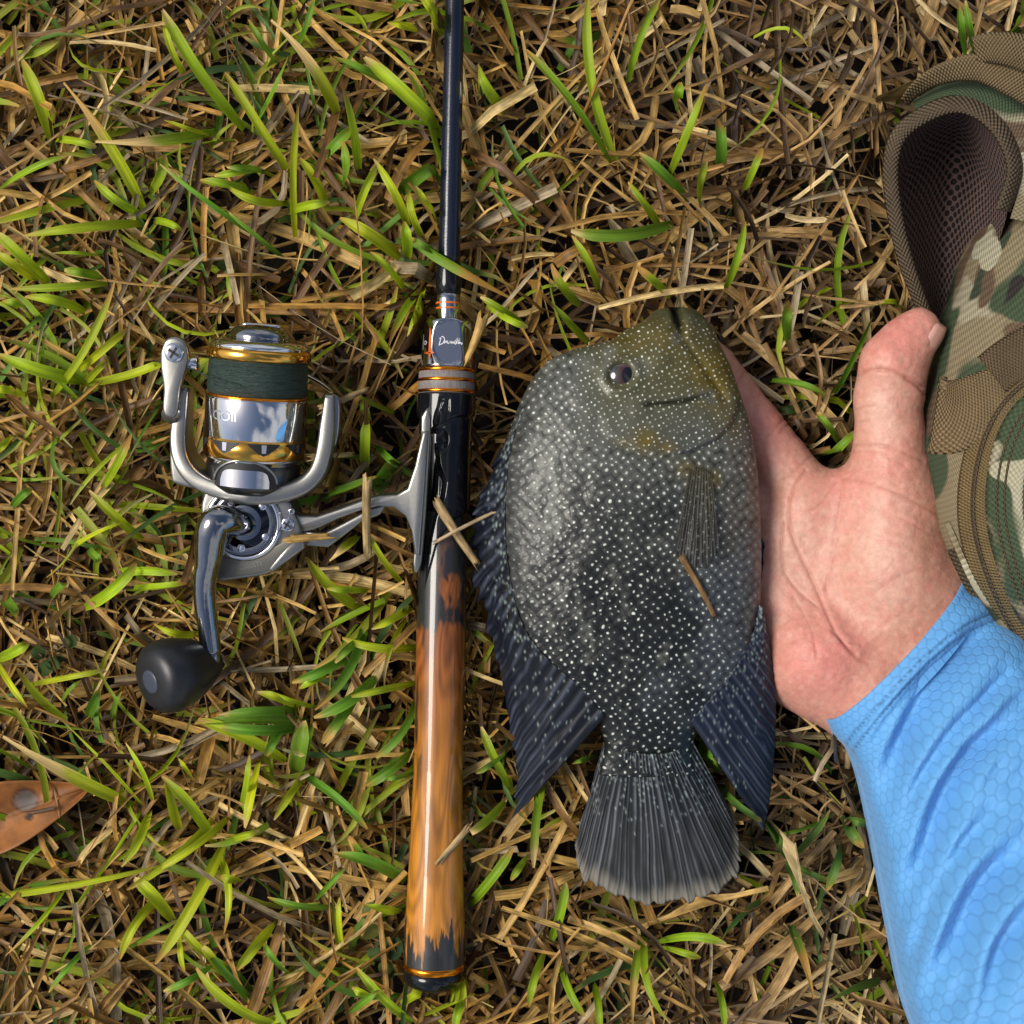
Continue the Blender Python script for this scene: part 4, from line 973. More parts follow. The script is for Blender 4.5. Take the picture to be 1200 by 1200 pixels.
fin('pectoral_fin', [(800, 552), (808, 549), (818, 551), (827, 556)], [(785, 630), (790, 656), (806, 668), (822, 662), (836, 636)], [fz(800, 552) + .0004, fz(808, 549) + .0005, fz(818, 551) + .0005, fz(827, 556) + .0004], [fz(786, 640) + .0006, fz(792, 658) + .0007, fz(806, 666) + .0008, fz(822, 660) + .0007, fz(836, 636) + .0006], 11, seed=5, rag=.12, col0=(.09, .075, .035), col1=(.06, .062, .06), rayc=(.12, .12, .11), m=36, curl=.0006, thick=.0002, material=M_fin2)
# ------------------------------------------------------------------ person: bare hand and blue sleeve
person = empty('person', P(1010, 740, .004))
PO = np.array(person.location)
tag(person, 'open palm and thumb of a person in a light blue long sleeve', 'person')
def J(px, py, z, r): return (P(px, py, z), r)
H_ = .0010
lo = np.array([P(700, 0, .02)[0], P(0, 1010, .02)[1], -.002]); hi = np.array([P(1215, 0, .02)[0], P(0, 345, .02)[1], .068])
dims = np.ceil((hi - lo) / H_).astype(int)
gx_, gy_, gz_ = [lo[i] + H_ * np.arange(dims[i]) for i in range(3)]
GX, GY, GZ = np.meshgrid(gx_.astype(np.float32), gy_.astype(np.float32), gz_.astype(np.float32), indexing='ij')
def cone(a, b):
    (pa, ra), (pb, rb) = a, b; d = pb - pa; L = float(d @ d) + 1e-12
    t = np.clip(((GX - pa[0]) * d[0] + (GY - pa[1]) * d[1] + (GZ - pa[2]) * d[2]) / L, 0, 1).astype(np.float32)
    return np.sqrt((GX - pa[0] - t * d[0]) ** 2 + (GY - pa[1] - t * d[1]) ** 2 + (GZ - pa[2] - t * d[2]) ** 2) - (ra + t * (rb - ra))
def smin(a, b, k):
    h = np.clip(.5 + .5 * (b - a) / k, 0, 1); return b * (1 - h) + a * h - k * h * (1 - h)
def chain(js, k=.002):
    s = None
    for a_, b_ in zip(js[:-1], js[1:]):
        c = cone(a_, b_); s = c if s is None else smin(s, c, k)
    return s
w1, w2 = J(1040, 818, .031, .0195), J(1100, 756, .0315, .0200)
m2, m3, m4, m5 = J(950, 600, .0265, .0140), J(922, 640, .024, .0145), J(908, 690, .023, .0140), J(915, 738, .023, .0135)
t0_, t1_ = J(1062, 690, .0335, .0215), J(1043, 592, .037, .0162)
palm = cone(w2, m2)
for a_, b_ in ((w1, m5), (w1, m4), (w2, m3), (J(958, 768, .0265, .0210), J(930, 722, .024, .0160)), (J(958, 768, .0265, .0210), w1), (w2, t0_), (t0_, t1_), (J(1000, 590, .030, .0100), m2), (J(1004, 592, .031, .0110), t1_), (w1, J(1130, 920, .044, .021)), (w2, J(1160, 850, .042, .020)), (J(985, 690, .0235, .0165), J(1010, 745, .027, .019))):
    palm = smin(palm, cone(a_, b_), .010)
fingers = [chain([t1_, J(1043, 525, .041, .0131), J(1041, 466, .044, .0122), J(1051, 424, .047, .0112), J(1064, 402, .0485, .0100), J(1076, 386, .049, .0080)], .003),
           chain([m2, J(884, 500, .0195, .0106), J(836, 432, .0155, .0094), J(802, 394, .0135, .0080)]),
           chain([m3, J(832, 556, .0140, .0104), J(774, 508, .0125, .0094), J(735, 480, .0120, .0080)]),
           chain([m4, J(818, 642, .0135, .0098), J(760, 608, .0120, .0088), J(722, 588, .0115, .0076)]),
           chain([m5, J(848, 720, .0130, .0088), J(804, 702, .0118, .0078), J(774, 690, .0112, .0068)])]
hand_f = palm
for i, f in enumerate(fingers): hand_f = smin(hand_f, f, .009 if i == 0 else .005)
# thumb pad fullness and the hollow of the palm
def ball(px, py, z, r):
    p = P(px, py, z); return np.sqrt((GX - p[0]) ** 2 + (GY - p[1]) ** 2 + (GZ - p[2]) ** 2) - r
hand_f = smin(hand_f, ball(1040, 428, .050, .0086), .008)
hand_f = smin(hand_f, ball(1040, 655, .042, .0165), .010)
hand_f = smin(hand_f, ball(955, 765, .036, .0130), .010)
HV, HF = surface_nets(hand_f.astype(np.float64), lo, H_)
del hand_f, palm, fingers, GX, GY, GZ
# smooth + one subdivision so that creases have geometry
bm = bmesh.new(); me_ = bpy.data.meshes.new('tmp'); me_.from_pydata(HV.tolist(), [], HF.tolist()); bm.from_mesh(me_); bpy.data.meshes.remove(me_)
for _ in range(4): bmesh.ops.smooth_vert(bm, verts=bm.verts, factor=.5, use_axis_x=True, use_axis_y=True, use_axis_z=True)
bmesh.ops.subdivide_edges(bm, edges=bm.edges, cuts=1, use_grid_fill=True, smooth=.0)
for _ in range(2): bmesh.ops.smooth_vert(bm, verts=bm.verts, factor=.5, use_axis_x=True, use_axis_y=True, use_axis_z=True)
bmesh.ops.recalc_face_normals(bm, faces=bm.faces); bm.normal_update(); bm.verts.index_update()
HV = np.array([v.co[:] for v in bm.verts]); HN = np.array([v.normal[:] for v in bm.verts]); HFl = np.array([[v.index for v in f.verts] for f in bm.faces if len(f.verts) == 4])
bm.free()
s_ = S(HV[:, 2]); hx = 600 + HV[:, 0] * s_; hy = 600 - HV[:, 1] * s_
face_up = sstep(-.1, .25, HN[:, 2])
CR = [([(944, 552), (930, 572), (923, 600), (931, 635), (953, 682), (970, 721), (983, 747), (1002, 766)], .0011, 2.0),
      ([(917, 612), (916, 640), (919, 669), (935, 692), (957, 710)], .0007, 1.8), ([(1004, 440), (1020, 434), (1040, 434), (1060, 441), (1080, 452)], .0012, 2.2), ([(1062, 444), (1074, 452), (1082, 462)], .0010, 2.0),
      ([(1001, 481), (1012, 477), (1024, 476)], .0006, 1.7), ([(1003, 495), (1018, 493)], .0004, 1.6), ([(992, 524), (1012, 521), (1040, 524), (1082, 540)], .0007, 2.0), ([(1000, 530), (1030, 532), (1060, 545)], .0004, 1.8), ([(988, 561), (1020, 566), (1060, 582), (1102, 604)], .0006, 2.0),
      ([(989, 560), (984, 600), (976, 650), (968, 690)], .0005, 2.2), ([(980, 565), (962, 590), (948, 600)], .0004, 2.0), ([(975, 740), (990, 752), (1008, 755)], .0006, 2.0), ([(984, 745), (1000, 768), (1018, 778)], .0006, 2.2),
      ([(925, 485), (908, 502), (897, 512)], .0007, 2.2), ([(929, 492), (914, 507)], .0005, 2), ([(872, 438), (862, 452)], .0008, 2.2), ([(950, 536), (935, 548), (918, 560)], .0006, 2.2), ([(1096, 395), (1090, 405)], .0004, 2), ([(930, 700), (950, 735), (958, 770)], .0004, 2.2), ([(1000, 590), (1040, 600), (1090, 625)], .0003, 2), ([(1020, 700), (1045, 680), (1080, 665)], .00025, 2)]
disp = np.zeros(len(HV)); redc = np.zeros(len(HV))
for pts, dep, wd in CR:
    pts = [tuple(q) for q in catmull(np.array(pts, float), 14)]
    d, _ = poly_dist(hx, hy, pts); disp -= dep * .5 * np.exp(-(d / wd) ** 2) - dep * .12 * np.exp(-((d - 6) / 4) ** 2); redc = np.maximum(redc, np.exp(-(d / (wd * .9)) ** 2) * min(1, dep / .0009))
disp += (fbm(hx * .05, hy * .05, 5) - .5) * .0010 + (fbm(hx * .3, hy * .3, 15) - .5) * .00022
HV2 = HV + HN * (disp * face_up)[:, None]
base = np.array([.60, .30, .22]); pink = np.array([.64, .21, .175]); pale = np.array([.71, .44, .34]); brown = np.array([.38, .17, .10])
C = np.zeros((len(HV), 3)) + base
for (cx, cy, rx, ry_, c, k) in ((1045, 400, 45, 40, pink, .6), (1060, 375, 40, 25, pink, .5), (960, 770, 55, 60, pink, .75), (985, 580, 30, 30, pink, .5), (905, 490, 45, 45, pink, .5), (1045, 560, 50, 30, pink, .35), (935, 640, 30, 60, pale, .4), (1035, 480, 25, 35, pale, .6), (1025, 620, 50, 50, pale, .45), (1030, 700, 40, 40, pale, .5), (1095, 640, 26, 80, brown, .65), (1080, 520, 16, 60, brown, .4), (1070, 730, 50, 40, brown, .35), (1090, 390, 15, 20, pale, .3), (1000, 760, 30, 20, pink, .3)):  # pink is skin tone; pale blobs paint in highlights, brown the thumb-side shade
    m_ = np.exp(-(((hx - cx) / rx) ** 2 + ((hy - cy) / ry_) ** 2)) * k; C = C * (1 - m_[:, None]) + c * m_[:, None]
mot = sstep(.4, .7, fbm(hx * .09, hy * .09, 71, 4))[:, None] * .28; C = C * (1 - mot) + pink * mot
mot = sstep(.5, .75, fbm(hx * .16 + 7, hy * .16, 72, 3))[:, None] * .25; C = C * (1 - mot) + pale * mot
C = C * (1 - .35 * redc[:, None]) + np.array([.36, .10, .07]) * .35 * redc[:, None]
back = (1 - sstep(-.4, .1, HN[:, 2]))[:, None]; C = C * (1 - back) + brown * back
M_skin = mat('skin', (.6, .35, .26), .46, attr=True, sss=.16, spec=.42, bump=((1300, 1300, 1300), .35, .0005), noise=((420, 420, 420), .10, 4))
hand = mk('hand', HV2 - PO, HFl, M_skin, person, col=C)
# thumb nail, seen from its side
nb = []
for i, v in enumerate(np.linspace(-1, 1, 11)):
    row = []
    for j, w in enumerate(np.linspace(-1, 1, 9)):
        ax = np.array([.55, .83, .03]); ax /= np.linalg.norm(ax); nrm = np.array([.75, -.46, .50]); c = P(1070, 394, .0488) + nrm * .0089; nrm /= np.linalg.norm(nrm); sd = np.cross(ax, nrm); sd /= np.linalg.norm(sd); nrm = np.cross(sd, ax)
        if nrm[0] < 0: nrm = -nrm
        k = math.sqrt(max(0, 1 - max(0, abs(v) - .5) ** 2 * 3))
        row.append(c + ax * v * .0078 + sd * w * .0062 * k + nrm * (.0012 - .0030 * w * w - .0010 * v * v) - PO)
    nb.append(row)
M_nail = mat('nail', (.60, .33, .27), .3, spec=.5, coat=.3)
Vn, Fn = thicken(np.array(nb), grid_faces(11, 9), .0006); mk('thumb_nail', Vn, Fn, M_nail, person)

# sleeve
ST = [((965, 842), (1120, 672), .0355, .0270), ((978, 862), (1142, 694), .0365, .0280), ((996, 882), (1165, 714), .0380, .0295), ((1012, 926), (1198, 752), .0430, .0330), ((1030, 1010), (1252, 802), .0520, .0370), ((1047, 1100), (1330, 862), .0660, .0405), ((1070, 1200), (1420, 935), .0820, .0440), ((1130, 1330), (1520, 1050), .105, .0470), ((1230, 1500), (1640, 1200), .135, .050)]
rows = []
for (l, r_, zc, ht) in ST: rows.append(np.r_[P(*l, zc), P(*r_, zc), ht])
NS, NA = 320, 240
SR = catmull(np.array(rows), NS); Lp, Rp, Ht = SR[:, :3], SR[:, 3:6], SR[:, 6]
a = np.linspace(0, 2 * math.pi, NA, endpoint=False)
ctr = (Lp + Rp) / 2; half = (Rp - Lp) / 2
SV = ctr[:, None] + half[:, None] * (-np.cos(a))[None, :, None]
SV[..., 2] += Ht[:, None] * (np.sign(np.sin(a)) * np.abs(np.sin(a)) ** .6)[None]
# cuff edge sags a little into a curve, as cloth does
ss = S(SV[..., 2]); sx_ = 600 + SV[..., 0] * ss; sy2 = 600 - SV[..., 1] * ss
FO_ = [([(1040, 930), (1050, 885), (1070, 840), (1095, 800), (1145, 748), (1180, 725)], 13, .0042), ([(1072, 1060), (1090, 985), (1112, 930), (1143, 880), (1200, 832)], 14, .0040), ([(1105, 1160), (1134, 1079), (1165, 1029), (1215, 985)], 17, .0046),
       ([(1012, 905), (1030, 860), (1062, 812), (1110, 762)], 8, .0018), ([(1058, 980), (1075, 920), (1110, 865), (1175, 790)], 8, .0020), ([(1150, 1190), (1175, 1110), (1215, 1060)], 14, .0036), ([(1060, 1150), (1080, 1090), (1115, 1010), (1160, 950)], 9, .0020), ([(1015, 935), (1024, 965), (1034, 1000)], 7, .0014), ([(1100, 1200), (1120, 1180), (1150, 1090)], 10, .002), ([(1125, 870), (1160, 815), (1200, 780)], 7, .0017), ([(1140, 940), (1175, 890), (1205, 870)], 8, .0018)]
dsp = np.zeros(sx_.shape)
for pts, w_, dep in FO_:
    pts = [tuple(q) for q in catmull(np.array(pts, float), 12)]
    dep *= 1.6; d, sd = poly_dist(sx_, sy2, pts)
    de = np.minimum(np.hypot(sx_ - pts[0][0], sy2 - pts[0][1]), np.hypot(sx_ - pts[-1][0], sy2 - pts[-1][1]))
    fade = .25 + .75 * sstep(0, 70, de); wv_ = w_ * (1.25 - .25 * fade)
    dsp += dep * fade * (-np.exp(-(d / wv_) ** 2) + .4 * np.exp(-((d - w_ * 1.9) / (w_ * 1.1)) ** 2))
CUFF = [(985, 882), (1000, 862), (1022, 834), (1050, 800), (1080, 770), (1110, 745), (1140, 728), (1170, 716)]
CUF2 = [(997, 884), (1008, 868), (1030, 840), (1058, 806), (1086, 777), (1115, 753), (1145, 736), (1175, 724)]
d1, s1 = poly_dist(sx_, sy2, CUFF); d2, s2 = poly_dist(sx_, sy2, CUF2)
dsp += -.0011 * np.exp(-(d1 / 2.0) ** 2) - .0011 * np.exp(-(d2 / 2.0) ** 2)
dsp += (fbm(sx_ * .014, sy2 * .014, 44) - .5) * .003
up_m = sstep(-.05, .35, np.sin(a))[None]
SV[..., 2] += dsp * up_m
dirx = half / np.linalg.norm(half, axis=1)[:, None]
SV[..., :] += (dirx[:, None] * (dsp * -np.cos(a)[None] * .5)[..., None]) * up_m[..., None]
# rolled hem: turn the first rows inwards
inner = SV[0] * .0 + SV[0]
cdir = (ctr[6] - ctr[0]) / np.linalg.norm(ctr[6] - ctr[0])
rim = []
for k_, (inn, off) in enumerate(((.06, .012), (.05, .004), (.035, .0008), (.015, -.0004))):
    rim.append(SV[0] + (ctr[0] - SV[0]) * inn + cdir * off)
full = np.vstack([np.array(rim), SV]); nS = NS + 4
stitch = np.maximum(np.exp(-(d1 / 1.3) ** 2), np.exp(-(d2 / 1.3) ** 2)) * (np.sin((sx_ - sy2) * .85) > -.25)
C = np.zeros((NS, NA, 3)) + np.array([.11, .34, .68])
C *= (.93 + .14 * fbm(sx_ * .03, sy2 * .03, 8))[..., None]
C = C * (1 - .55 * stitch[..., None])
C = np.vstack([C[:1]] * 4 + [C])
dl = np.r_[np.zeros(4), np.cumsum(np.r_[0, np.linalg.norm(np.diff(SV[:, NA // 4], axis=0), axis=1)])]
UV = np.stack(np.broadcast_arrays((a / (2 * math.pi))[None] * .24, dl[:, None]), -1)
def hex_mat():
    m = bpy.data.materials.new('blue_honeycomb_knit'); n, N, L, b = nodes_of(m)
    col = N.new('ShaderNodeVertexColor'); col.layer_name = 'col'; tc = N.new('ShaderNodeTexCoord')
    def hexcell(off):
        mp = N.new('ShaderNodeMapping'); mp.inputs['Scale'].default_value = (1 / .0047, 1 / .0047 / 1.732, 1); mp.inputs['Location'].default_value = (off, off, 0); L.new(tc.outputs['UV'], mp.inputs['Vector'])
        fr = N.new('ShaderNodeVectorMath'); fr.operation = 'FRACTION'; L.new(mp.outputs[0], fr.inputs[0])
        sb = N.new('ShaderNodeVectorMath'); sb.operation = 'SUBTRACT'; L.new(fr.outputs[0], sb.inputs[0]); sb.inputs[1].default_value = (.5, .5, 0)
        mu = N.new('ShaderNodeVectorMath'); mu.operation = 'MULTIPLY'; L.new(sb.outputs[0], mu.inputs[0]); mu.inputs[1].default_value = (1, 1.732, 0)
        ab = N.new('ShaderNodeVectorMath'); ab.operation = 'ABSOLUTE'; L.new(mu.outputs[0], ab.inputs[0])
        dt = N.new('ShaderNodeVectorMath'); dt.operation = 'DOT_PRODUCT'; L.new(ab.outputs[0], dt.inputs[0]); dt.inputs[1].default_value = (.5, .866, 0)
        sx = N.new('ShaderNodeSeparateXYZ'); L.new(ab.outputs[0], sx.inputs[0])
        mxx = N.new('ShaderNodeMath'); mxx.operation = 'MAXIMUM'; L.new(dt.outputs['Value'], mxx.inputs[0]); L.new(sx.outputs[0], mxx.inputs[1]); return mxx.outputs[0]
    mn = N.new('ShaderNodeMath'); mn.operation = 'MINIMUM'; L.new(hexcell(0), mn.inputs[0]); L.new(hexcell(.5), mn.inputs[1])
    mr = N.new('ShaderNodeMapRange'); mr.inputs[1].default_value = .34; mr.inputs[2].default_value = .5; mr.inputs[3].default_value = 1; mr.inputs[4].default_value = 0; L.new(mn.outputs[0], mr.inputs[0])
    nz = N.new('ShaderNodeTexNoise'); nz.inputs['Scale'].default_value = 3500; L.new(tc.outputs['Object'], nz.inputs['Vector'])
    mpd = N.new('ShaderNodeMath'); mpd.operation = 'MULTIPLY_ADD'; L.new(nz.outputs['Fac'], mpd.inputs[0]); mpd.inputs[1].default_value = .35; L.new(mr.outputs[0], mpd.inputs[2])
    bp = N.new('ShaderNodeBump'); bp.inputs['Strength'].default_value = .33; bp.inputs['Distance'].default_value = .0006; L.new(mpd.outputs[0], bp.inputs['Height']); L.new(bp.outputs[0], b.inputs['Normal'])
    m2 = N.new('ShaderNodeMapRange'); m2.inputs[3].default_value = .90; m2.inputs[4].default_value = 1.03; L.new(mr.outputs[0], m2.inputs[0])
    vs = N.new('ShaderNodeVectorMath'); vs.operation = 'SCALE'; L.new(col.outputs[0], vs.inputs[0]); L.new(m2.outputs[0], vs.inputs['Scale']); L.new(vs.outputs[0], b.inputs['Base Color'])
    b.inputs['Roughness'].default_value = .62; b.inputs['Specular IOR Level'].default_value = .35; b.inputs['Sheen Weight'].default_value = .25; b.inputs['Sheen Roughness'].default_value = .4
    return m
M_sleeve = hex_mat()
mk('sleeve', full.reshape(-1, 3) - PO, grid_faces(nS, NA, cv=True), M_sleeve, person, col=C.reshape(-1, 3), uv=UV.reshape(-1, 2))
# ------------------------------------------------------------------ camouflage backpack
pack = empty('backpack', P(1300, 450, .004)); KO = np.array(pack.location)
tag(pack, 'woodland camouflage fabric backpack with brown webbing straps and zipper', 'backpack')
def weave(N, L, tc, b, su, sv, strength, dist, coords='UV'):
    mp = N.new('ShaderNodeMapping'); mp.inputs['Scale'].default_value = (1 / su, 1 / sv, 1); L.new(tc.outputs[coords], mp.inputs['Vector'])
    sx = N.new('ShaderNodeSeparateXYZ'); L.new(mp.outputs[0], sx.inputs[0])
    def sn(o, ph):
        m_ = N.new('ShaderNodeMath'); m_.operation = 'MULTIPLY_ADD'; L.new(o, m_.inputs[0]); m_.inputs[1].default_value = 2 * math.pi; m_.inputs[2].default_value = ph
        s = N.new('ShaderNodeMath'); s.operation = 'SINE'; L.new(m_.outputs[0], s.inputs[0]); return s.outputs[0]
    p = N.new('ShaderNodeMath'); p.operation = 'MULTIPLY'; L.new(sn(sx.outputs[0], 0), p.inputs[0]); L.new(sn(sx.outputs[1], 0), p.inputs[1])
    bp = N.new('ShaderNodeBump'); bp.inputs['Strength'].default_value = strength; bp.inputs['Distance'].default_value = dist; L.new(p.outputs[0], bp.inputs['Height']); L.new(bp.outputs[0], b.inputs['Normal'])
    return p.outputs[0]
def camo_mat():
    m = bpy.data.materials.new('camouflage_cordura'); n, N, L, b = nodes_of(m); tc = N.new('ShaderNodeTexCoord')
    def nz(scale, loc, det=1.2, dist=.3):
        mp = N.new('ShaderNodeMapping'); mp.inputs['Location'].default_value = loc; L.new(tc.outputs['Object'], mp.inputs['Vector'])
        t = N.new('ShaderNodeTexNoise'); t.inputs['Scale'].default_value = scale; t.inputs['Detail'].default_value = det; t.inputs['Distortion'].default_value = dist; L.new(mp.outputs[0], t.inputs['Vector']); return t.outputs['Fac']
    src = None
    c = N.new('ShaderNodeRGB'); c.outputs[0].default_value = (.25, .205, .12, 1); src = c.outputs[0]
    for scale, loc, th, colr, soft in ((30, (0, 0, 0), .55, (.38, .34, .23), .02), (26, (3, 1, 2), .505, (.055, .082, .042), .012), (34, (7, 5, 1), .585, (.13, .085, .052), .012), (38, (2, 9, 4), .645, (.045, .06, .035), .01), (44, (5, 3, 8), .66, (.03, .024, .022), .01), (36, (1, 4, 6), .645, (.42, .39, .27), .01)):
        mr = N.new('ShaderNodeMapRange'); mr.inputs[1].default_value = th - soft; mr.inputs[2].default_value = th + soft; L.new(nz(scale, loc), mr.inputs[0])
        mx = N.new('ShaderNodeMix'); mx.data_type = 'RGBA'; L.new(mr.outputs[0], mx.inputs[0]); L.new(src, mx.inputs[6]); mx.inputs[7].default_value = (*colr, 1); src = mx.outputs[2]
    w = weave(N, L, tc, b, .0022, .0022, .6, .0005)
    mr = N.new('ShaderNodeMapRange'); mr.inputs[1].default_value = -1; mr.inputs[3].default_value = .72; mr.inputs[4].default_value = 1.15; L.new(w, mr.inputs[0])
    vs = N.new('ShaderNodeVectorMath'); vs.operation = 'SCALE'; L.new(src, vs.inputs[0]); L.new(mr.outputs[0], vs.inputs['Scale']); L.new(vs.outputs[0], b.inputs['Base Color'])
    b.inputs['Roughness'].default_value = .75; b.inputs['Specular IOR Level'].default_value = .3
    return m
def web_mat(name, colr, su=.0030, sv=.0017, k=.6):
    m = bpy.data.materials.new(name); n, N, L, b = nodes_of(m); tc = N.new('ShaderNodeTexCoord')
    w = weave(N, L, tc, b, su, sv, .9, .0007)
    mr = N.new('ShaderNodeMapRange'); mr.inputs[1].default_value = -1; mr.inputs[3].default_value = k; mr.inputs[4].default_value = 1.25; L.new(w, mr.inputs[0])
    c = N.new('ShaderNodeRGB'); c.outputs[0].default_value = (*colr, 1)
    t = N.new('ShaderNodeTexNoise'); t.inputs['Scale'].default_value = 120; t.inputs['Detail'].default_value = 4; L.new(tc.outputs['Object'], t.inputs['Vector'])
    m2 = N.new('ShaderNodeMapRange'); m2.inputs[3].default_value = .7; m2.inputs[4].default_value = 1.3; L.new(t.outputs['Fac'], m2.inputs[0])
    mu = N.new('ShaderNodeMath'); mu.operation = 'MULTIPLY'; L.new(mr.outputs[0], mu.inputs[0]); L.new(m2.outputs[0], mu.inputs[1])
    vs = N.new('ShaderNodeVectorMath'); vs.operation = 'SCALE'; L.new(c.outputs[0], vs.inputs[0]); L.new(mu.outputs[0], vs.inputs['Scale']); L.new(vs.outputs[0], b.inputs['Base Color'])
    b.inputs['Roughness'].default_value = .8; b.inputs['Specular IOR Level'].default_value = .2; return m
def meshlining_mat():
    m = bpy.data.materials.new('brown_spacer_mesh'); n, N, L, b = nodes_of(m); tc = N.new('ShaderNodeTexCoord')
    mp = N.new('ShaderNodeMapping'); mp.inputs['Rotation'].default_value = (0, 0, R(45)); mp.inputs['Scale'].default_value = (1 / .0029, 1 / .0029, 1); L.new(tc.outputs['UV'], mp.inputs['Vector'])
    v = N.new('ShaderNodeTexVoronoi'); v.voronoi_dimensions = '2D'; v.inputs['Scale'].default_value = 1; v.inputs['Randomness'].default_value = .08; L.new(mp.outputs[0], v.inputs['Vector'])
    mr = N.new('ShaderNodeMapRange'); mr.inputs[1].default_value = .24; mr.inputs[2].default_value = .42; L.new(v.outputs['Distance'], mr.inputs[0])
    mx = N.new('ShaderNodeMix'); mx.data_type = 'RGBA'; L.new(mr.outputs[0], mx.inputs[0]); mx.inputs[6].default_value = (.006, .005, .005, 1); mx.inputs[7].default_value = (.13, .08, .07, 1); L.new(mx.outputs[2], b.inputs['Base Color'])
    bp = N.new('ShaderNodeBump'); bp.inputs['Strength'].default_value = 1; bp.inputs['Distance'].default_value = .0012; L.new(mr.outputs[0], bp.inputs['Height']); L.new(bp.outputs[0], b.inputs['Normal']); b.inputs['Roughness'].default_value = .8
    return m
M_camo = camo_mat(); M_web = web_mat('tan_webbing', (.23, .165, .085), .0021, .0013); M_bind = web_mat('brown_binding', (.125, .092, .058), .0018, .0019); M_mesh = meshlining_mat()
M_zip = web_mat('zipper_tape', (.21, .15, .065), .0022, .0012, .85); M_olivebind = web_mat('olive_binding', (.10, .08, .045), .002, .002)

# main bag: outline at its widest height, dome above it
OUT = [(1230, 205), (1192, 228), (1166, 256), (1146, 290), (1132, 338), (1114, 380), (1102, 430), (1092, 480), (1086, 520), (1090, 560), (1095, 600), (1106, 640), (1125, 680), (1160, 722), (1200, 766), (1260, 800), (1380, 830), (1520, 800), (1640, 700), (1680, 520), (1640, 320), (1520, 180), (1380, 150), (1290, 180)]
ZW = .050
ow = np.array([P(a_, b_, ZW) for a_, b_ in rounded(OUT, 360)])
cw = P(1400, 500, ZW)
PRF = [(.05, .006), (.012, .022), (.0, .038), (.0, .050), (.012, .060), (.04, .072), (.09, .084), (.18, .097), (.32, .108), (.55, .115), (.8, .118), (.985, .119)]
pf = catmull(np.array(PRF), 60)
ang_o = np.arctan2(ow[:, 1] - cw[1], ow[:, 0] - cw[0]); rad_o = np.hypot(ow[:, 0] - cw[0], ow[:, 1] - cw[1])
so = np.argsort(ang_o); ang_s = ang_o[so]; rad_s = rad_o[so]
def pack_z(x_, y_):
    th_ = np.arctan2(y_ - cw[1], x_ - cw[0]); rr = np.interp(th_, ang_s, rad_s, period=2 * math.pi)
    s = 1 - np.hypot(x_ - cw[0], y_ - cw[1]) / rr
    return np.interp(s, [p[0] for p in PRF[3:]], [p[1] for p in PRF[3:]]) + wr(x_, y_)
def wr(x_, y_): return (fbm(x_ * 45, y_ * 45, 23) - .5) * .006
BV = np.zeros((60, 360, 3))
for i, (ins, z) in enumerate(pf):
    BV[i, :, :2] = ow[:, :2] + (cw[:2] - ow[:, :2]) * ins
    BV[i, :, 2] = z + (wr(BV[i, :, 0], BV[i, :, 1]) if z > .04 else 0)
uvb = BV[..., :2] + np.stack([BV[..., 2] * .7, BV[..., 2] * .7], -1)
Fb = [list(f) for f in grid_faces(60, 360, cv=True)] + [[59 * 360 + i for i in range(360)][::-1]]
mk('main_bag', BV.reshape(-1, 3) - KO, Fb, M_camo, pack, uv=uvb.reshape(-1, 2))

def on_pack(px, py, lift=0.0):
    z = .07
    for _ in range(14): p = P(px, py, z); z = .5 * z + .5 * float(pack_z(p[0], p[1]))
    return P(px, py, z) + np.array([0, 0, lift])
def band(name, path, width_px, lift, mat_, thick=.0016, n=60, m=9, parent=pack, round_=.0008):
    """strip of cloth following the bag's surface"""
    c = catmull(np.array(path, float), n); T = np.gradient(c, axis=0); T /= np.linalg.norm(T, axis=1)[:, None]; Nn = np.stack([-T[:, 1], T[:, 0]], 1)
    k = np.linspace(-.5, .5, m); wv = np.broadcast_to(np.asarray(width_px, float), (n,)) if np.ndim(width_px) == 0 else np.interp(np.linspace(0, 1, n), np.linspace(0, 1, len(width_px)), width_px)
    Bp = np.array([[on_pack(*(c[i] + Nn[i] * k[j] * wv[i]), lift - round_ * (abs(k[j]) * 2) ** 4) for j in range(m)] for i in range(n)])
    V_, F_ = thicken(Bp, grid_faces(n, m), thick)
    L_ = np.r_[0, np.cumsum(np.linalg.norm(np.diff(c, axis=0), axis=1))] / 3200
    uv_ = np.stack(np.broadcast_arrays((k[None] * wv[:, None]) / 3200, L_[:, None]), -1).reshape(-1, 2)
    return mk(name, V_ - KO, F_, mat_, parent, uv=np.vstack([uv_, uv_]))
ZP = [(1235, 430), (1200, 448), (1172, 474), (1152, 510), (1140, 555), (1137, 600), (1143, 640), (1160, 690), (1184, 738), (1225, 800)]
zp = band('zipper', ZP, 34, .0022, M_zip)
band('zipper_coil', ZP, 5, .0036, M_bind, .001, 70, 5, zp)
band('piping', [(1108, 612), (1122, 645), (1140, 684), (1166, 724), (1205, 768)], 7, .0030, M_camo, .002, 50, 7, round_=.002)
fp = band('pocket_panel', [(1260, 462), (1212, 480), (1188, 512), (1176, 556), (1174, 600), (1182, 645), (1202, 700), (1240, 760)], 44, .0046, M_camo, .003, 60, 13, round_=.002)
for off in (-12, -3):
    band('seam', [(1260 + off, 462), (1212 + off, 480), (1188 + off, 512), (1176 + off, 556), (1174 + off, 600), (1182 + off, 645), (1202 + off, 700), (1240 + off, 760)], 2.2, .0052, M_olivebind, .0006, 60, 3, fp, 0)
band('webbing_tab', [(1092, 486), (1108, 488), (1128, 482), (1150, 468), (1172, 452)], [92, 88, 76, 64, 50], .0028, M_web, .002, 40, 15)
band('webbing_strap', [(1158, 440), (1176, 426), (1200, 412), (1240, 392)], [52, 54, 56, 60], .0040, web_mat('brown_webbing', (.15, .105, .06), .0021, .0013), .002, 40, 13)
